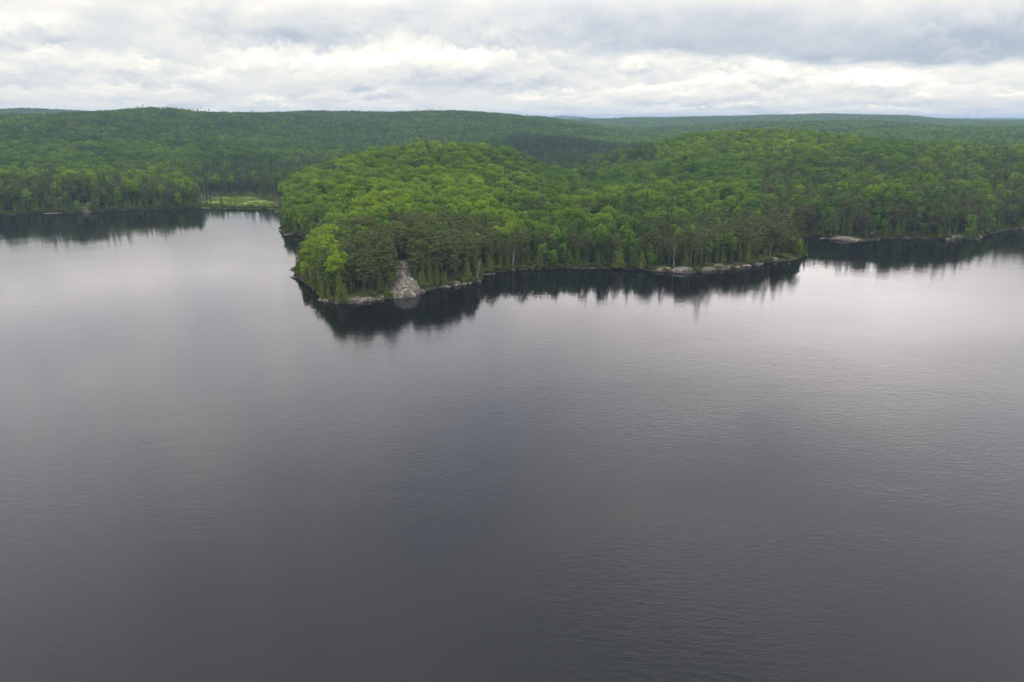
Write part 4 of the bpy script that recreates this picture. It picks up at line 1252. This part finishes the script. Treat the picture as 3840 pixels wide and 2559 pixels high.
for j, px in enumerate(ROCKPX[::2]):
    # the front shoreline row at this column
    cand_ = [sys_[i] + (sys_[i + 1] - sys_[i]) * (px - sxs[i]) / (sxs[i + 1] - sxs[i]) for i in range(len(sxs) - 1) if (sxs[i] - px) * (sxs[i + 1] - px) <= 0 and sxs[i] != sxs[i + 1]]
    if not cand_:
        continue
    py = max(cand_)
    s = 1.3 + 1.8 * random.random()
    rock('shore_stone', px, py - 0.5, (s * 1.4, s, s * 0.55), 'small grey stone at the waterline, ' + locate(px, py), j % 6, random.random() * 3, 'stone', 'stones along the waterline')

# the pale rock face: a sloping slab with a rounded dome at its foot, both parts of one outcrop
def slab(name, P, lift, dome, parent, seed, step=0.45):
    x0, y0 = P.min(0) - 1.5; x1, y1 = P.max(0) + 1.5
    xs = np.arange(x0, x1, step); ys = np.arange(y0, y1, step)
    GX_, GY_ = np.meshgrid(xs, ys)
    A = P; Bp = np.roll(P, -1, axis=0)
    ins = in_poly(P, GX_, GY_)
    dmin = np.full(GX_.shape, 1e9)
    for (ax, ay), (bx, by) in zip(A, Bp):
        dx, dy = bx - ax, by - ay
        t_ = np.clip(((GX_ - ax) * dx + (GY_ - ay) * dy) / (dx * dx + dy * dy + 1e-9), 0, 1)
        dmin = np.minimum(dmin, np.hypot(GX_ - ax - t_ * dx, GY_ - ay - t_ * dy))
    sd_ = np.where(ins, dmin, -dmin) + (fbm(GX_ / 3.1 + 9, GY_ / 2.6, seed + 40, 3) - 0.5) * 3.2
    base = np.maximum(zat(GX_.ravel(), GY_.ravel()).reshape(GX_.shape), -1.0)
    e = np.clip((sd_ + 0.8) / 2.4, 0, 1); e = e * e * (3 - 2 * e)
    n1 = fbm(GX_ / 4.2 + seed, GY_ / 3.4, seed, 4) - 0.5
    n2 = fbm(GX_ / 1.3, GY_ / 1.0 + seed, seed + 5, 3) - 0.5
    z = base + e * (lift + n1 * 2.6 + n2 * 0.9) + dome(GX_, GY_) * np.clip((sd_ + 1.2) / 1.6, 0, 1) ** 0.7 - (1 - e) * 0.9
    z = np.where(z > 0, 0.55 * z + 0.45 * (np.floor(z / 0.9 + n1 * 1.2) * 0.9 + np.clip(((z / 0.9 + n1 * 1.2) % 1.0) * 1.6, 0, 1) ** 3 * 0.9 - n1 * 1.0), z)
    ok = sd_ > -1.3
    ny_, nx_ = GX_.shape
    ii_ = np.arange(ny_ - 1)[:, None] * nx_ + np.arange(nx_ - 1)[None]
    q_ = np.stack([ii_, ii_ + 1, ii_ + 1 + nx_, ii_ + nx_], -1).reshape(-1, 4)
    q_ = q_[ok.ravel()[q_].all(1)]
    return link(name, new_mesh(name, np.stack([GX_, GY_, z], -1).reshape(-1, 3), q_, [M['rock']]), parent)
rc = thing('rock_outcrop', 'large pale granite face sloping up from the water through the pines of the tip', 'rock', (0, 0, 0))
slab('upper_slab', rock_poly, 0.7, lambda x, y: np.zeros_like(x), rc, 3)
dome_poly = np.array([on_water(px, py) for px, py in [(1448, 1123), (1475, 1121), (1510, 1119), (1545, 1116), (1566, 1107), (1574, 1098)]] +
                     [on_water(px, py, 2.0) for px, py in [(1568, 1074), (1548, 1062), (1515, 1060), (1490, 1072), (1465, 1090)]])
dcx, dcy = dome_poly.mean(0)
slab('lower_dome', dome_poly, 0.8, lambda x, y: 3.6 * np.exp(-(((x - dcx - 1) / 6.5) ** 2 + ((y - dcy - 1.0) / 4.2) ** 2)), rc, 8, 0.35)

# ------------------------------------------------------------------ logs
def log(px, py, L, ang, label, r=0.22):
    x, y = on_water(px, py)
    n = 7
    s = np.linspace(-L / 2, L / 2, n)
    path = np.stack([s, np.sin(s * 0.6) * 0.15, 0.10 + 0.18 * (s / L + 0.5)], -1)
    tr_ = tube(path, np.linspace(r, r * 0.45, n), 6)
    br = [tube([(L * a, 0, 0.2), (L * a + 0.7, sg * 0.9, 0.75)], [r * 0.4, r * 0.15], 4) for a, sg in ((0.1, 1), (0.25, -1), (0.38, 1))]
    o = thing('fallen_log', label, 'log', (x, y, 0), (0, 0, ang), 'bleached logs lying in the water')
    link('log_stem', new_mesh('log_stem', *tr_, [M['dead']]), o)
    link('branches', new_mesh('branches', *join(br), [M['dead']]), o)
log(197, 801, 14, 0.03, 'long bleached log floating off the left shore', 0.24)
log(1052, 794, 9, 0.3, 'bleached log lying in the water right of the marsh', 0.3)
log(1083, 880, 6, 0.5, 'pale fallen log in the cove left of the rocky tip', 0.25)
log(3094, 895, 7, 0.1, 'pale log in the water left of the wide ledge on far shore', 0.28)
log(1830, 1030, 7, 0.1, 'brown sunken log beside the cedar where tip and bay meet', 0.2)

# ------------------------------------------------------------------ marsh sedge tufts (one mass)
n = 5200
tx = rng.uniform(marsh_poly[:, 0].min(), marsh_poly[:, 0].max(), n); ty = rng.uniform(marsh_poly[:, 1].min(), marsh_poly[:, 1].max(), n)
dens = fbm(tx / 14, ty / 9, 71, 3)
ok = in_poly(marsh_poly, tx, ty) & (dens > 0.40)
tx, ty = tx[ok], ty[ok]; tz = zat(tx, ty)
n = len(tx)
C = np.stack([tx, ty, tz + 0.25], -1)
th = rng.random(n) * PI
vs = np.empty((n, 2, 4, 3)); hgt = 0.15 + 0.25 * rng.random(n)
for b in range(2):
    dx = np.cos(th + b * PI / 2) * 0.9; dy = np.sin(th + b * PI / 2) * 0.9
    z0 = np.zeros(n)
    vs[:, b, 0] = np.stack([tx - dx * 0.5, ty - dy * 0.5, tz - 0.05], -1); vs[:, b, 1] = np.stack([tx + dx * 0.5, ty + dy * 0.5, tz - 0.05], -1)
    vs[:, b, 2] = np.stack([tx + dx, ty + dy, tz + hgt], -1); vs[:, b, 3] = np.stack([tx - dx, ty - dy, tz + hgt * 0.8], -1)
sg = link('marsh_grass', new_mesh('marsh_grass', vs.reshape(-1, 3), np.arange(n * 8).reshape(-1, 4), [M['marsh']]), kind='stuff')
sg['label'] = 'bright green sedge marsh at the head of the lake'; sg['category'] = 'grass'

# ------------------------------------------------------------------ radio mast on the far ridge
x, y, z = at_dist(3664, 446, 4300)
gz = float(zat(x, y)[0])
topz = 70 + (446 - 415) / FPX * 4300
mast = thing('radio_mast', 'thin grey lattice radio mast on the far ridge at the right', 'radio mast', (x, y, gz))
parts = []
Hm = topz - gz
for a in range(3):
    ang = a * 2 * PI / 3
    parts.append(tube([(math.cos(ang) * 0.8, math.sin(ang) * 0.8, -1), (math.cos(ang) * 0.5, math.sin(ang) * 0.5, Hm)], [0.16, 0.12], 4))
mt, t = material('galvanised_steel')
b = t.n('ShaderNodeBsdfPrincipled'); b.inputs['Base Color'].default_value = (0.25, 0.22, 0.22, 1); b.inputs['Roughness'].default_value = 0.6
o = t.n('ShaderNodeOutputMaterial'); t.put(o.inputs[0], b.outputs[0])
link('mast_legs', new_mesh('mast_legs', *join(parts), [mt]), mast)
parts = []
for j in range(int(Hm / 3)):
    for a in range(3):
        a1 = a * 2 * PI / 3; a2 = (a + 1) * 2 * PI / 3
        parts.append(tube([(math.cos(a1) * 0.7, math.sin(a1) * 0.7, j * 3), (math.cos(a2) * 0.7, math.sin(a2) * 0.7, j * 3 + 3)], [0.06, 0.06], 3))
link('lattice', new_mesh('lattice', *join(parts), [mt]), mast)
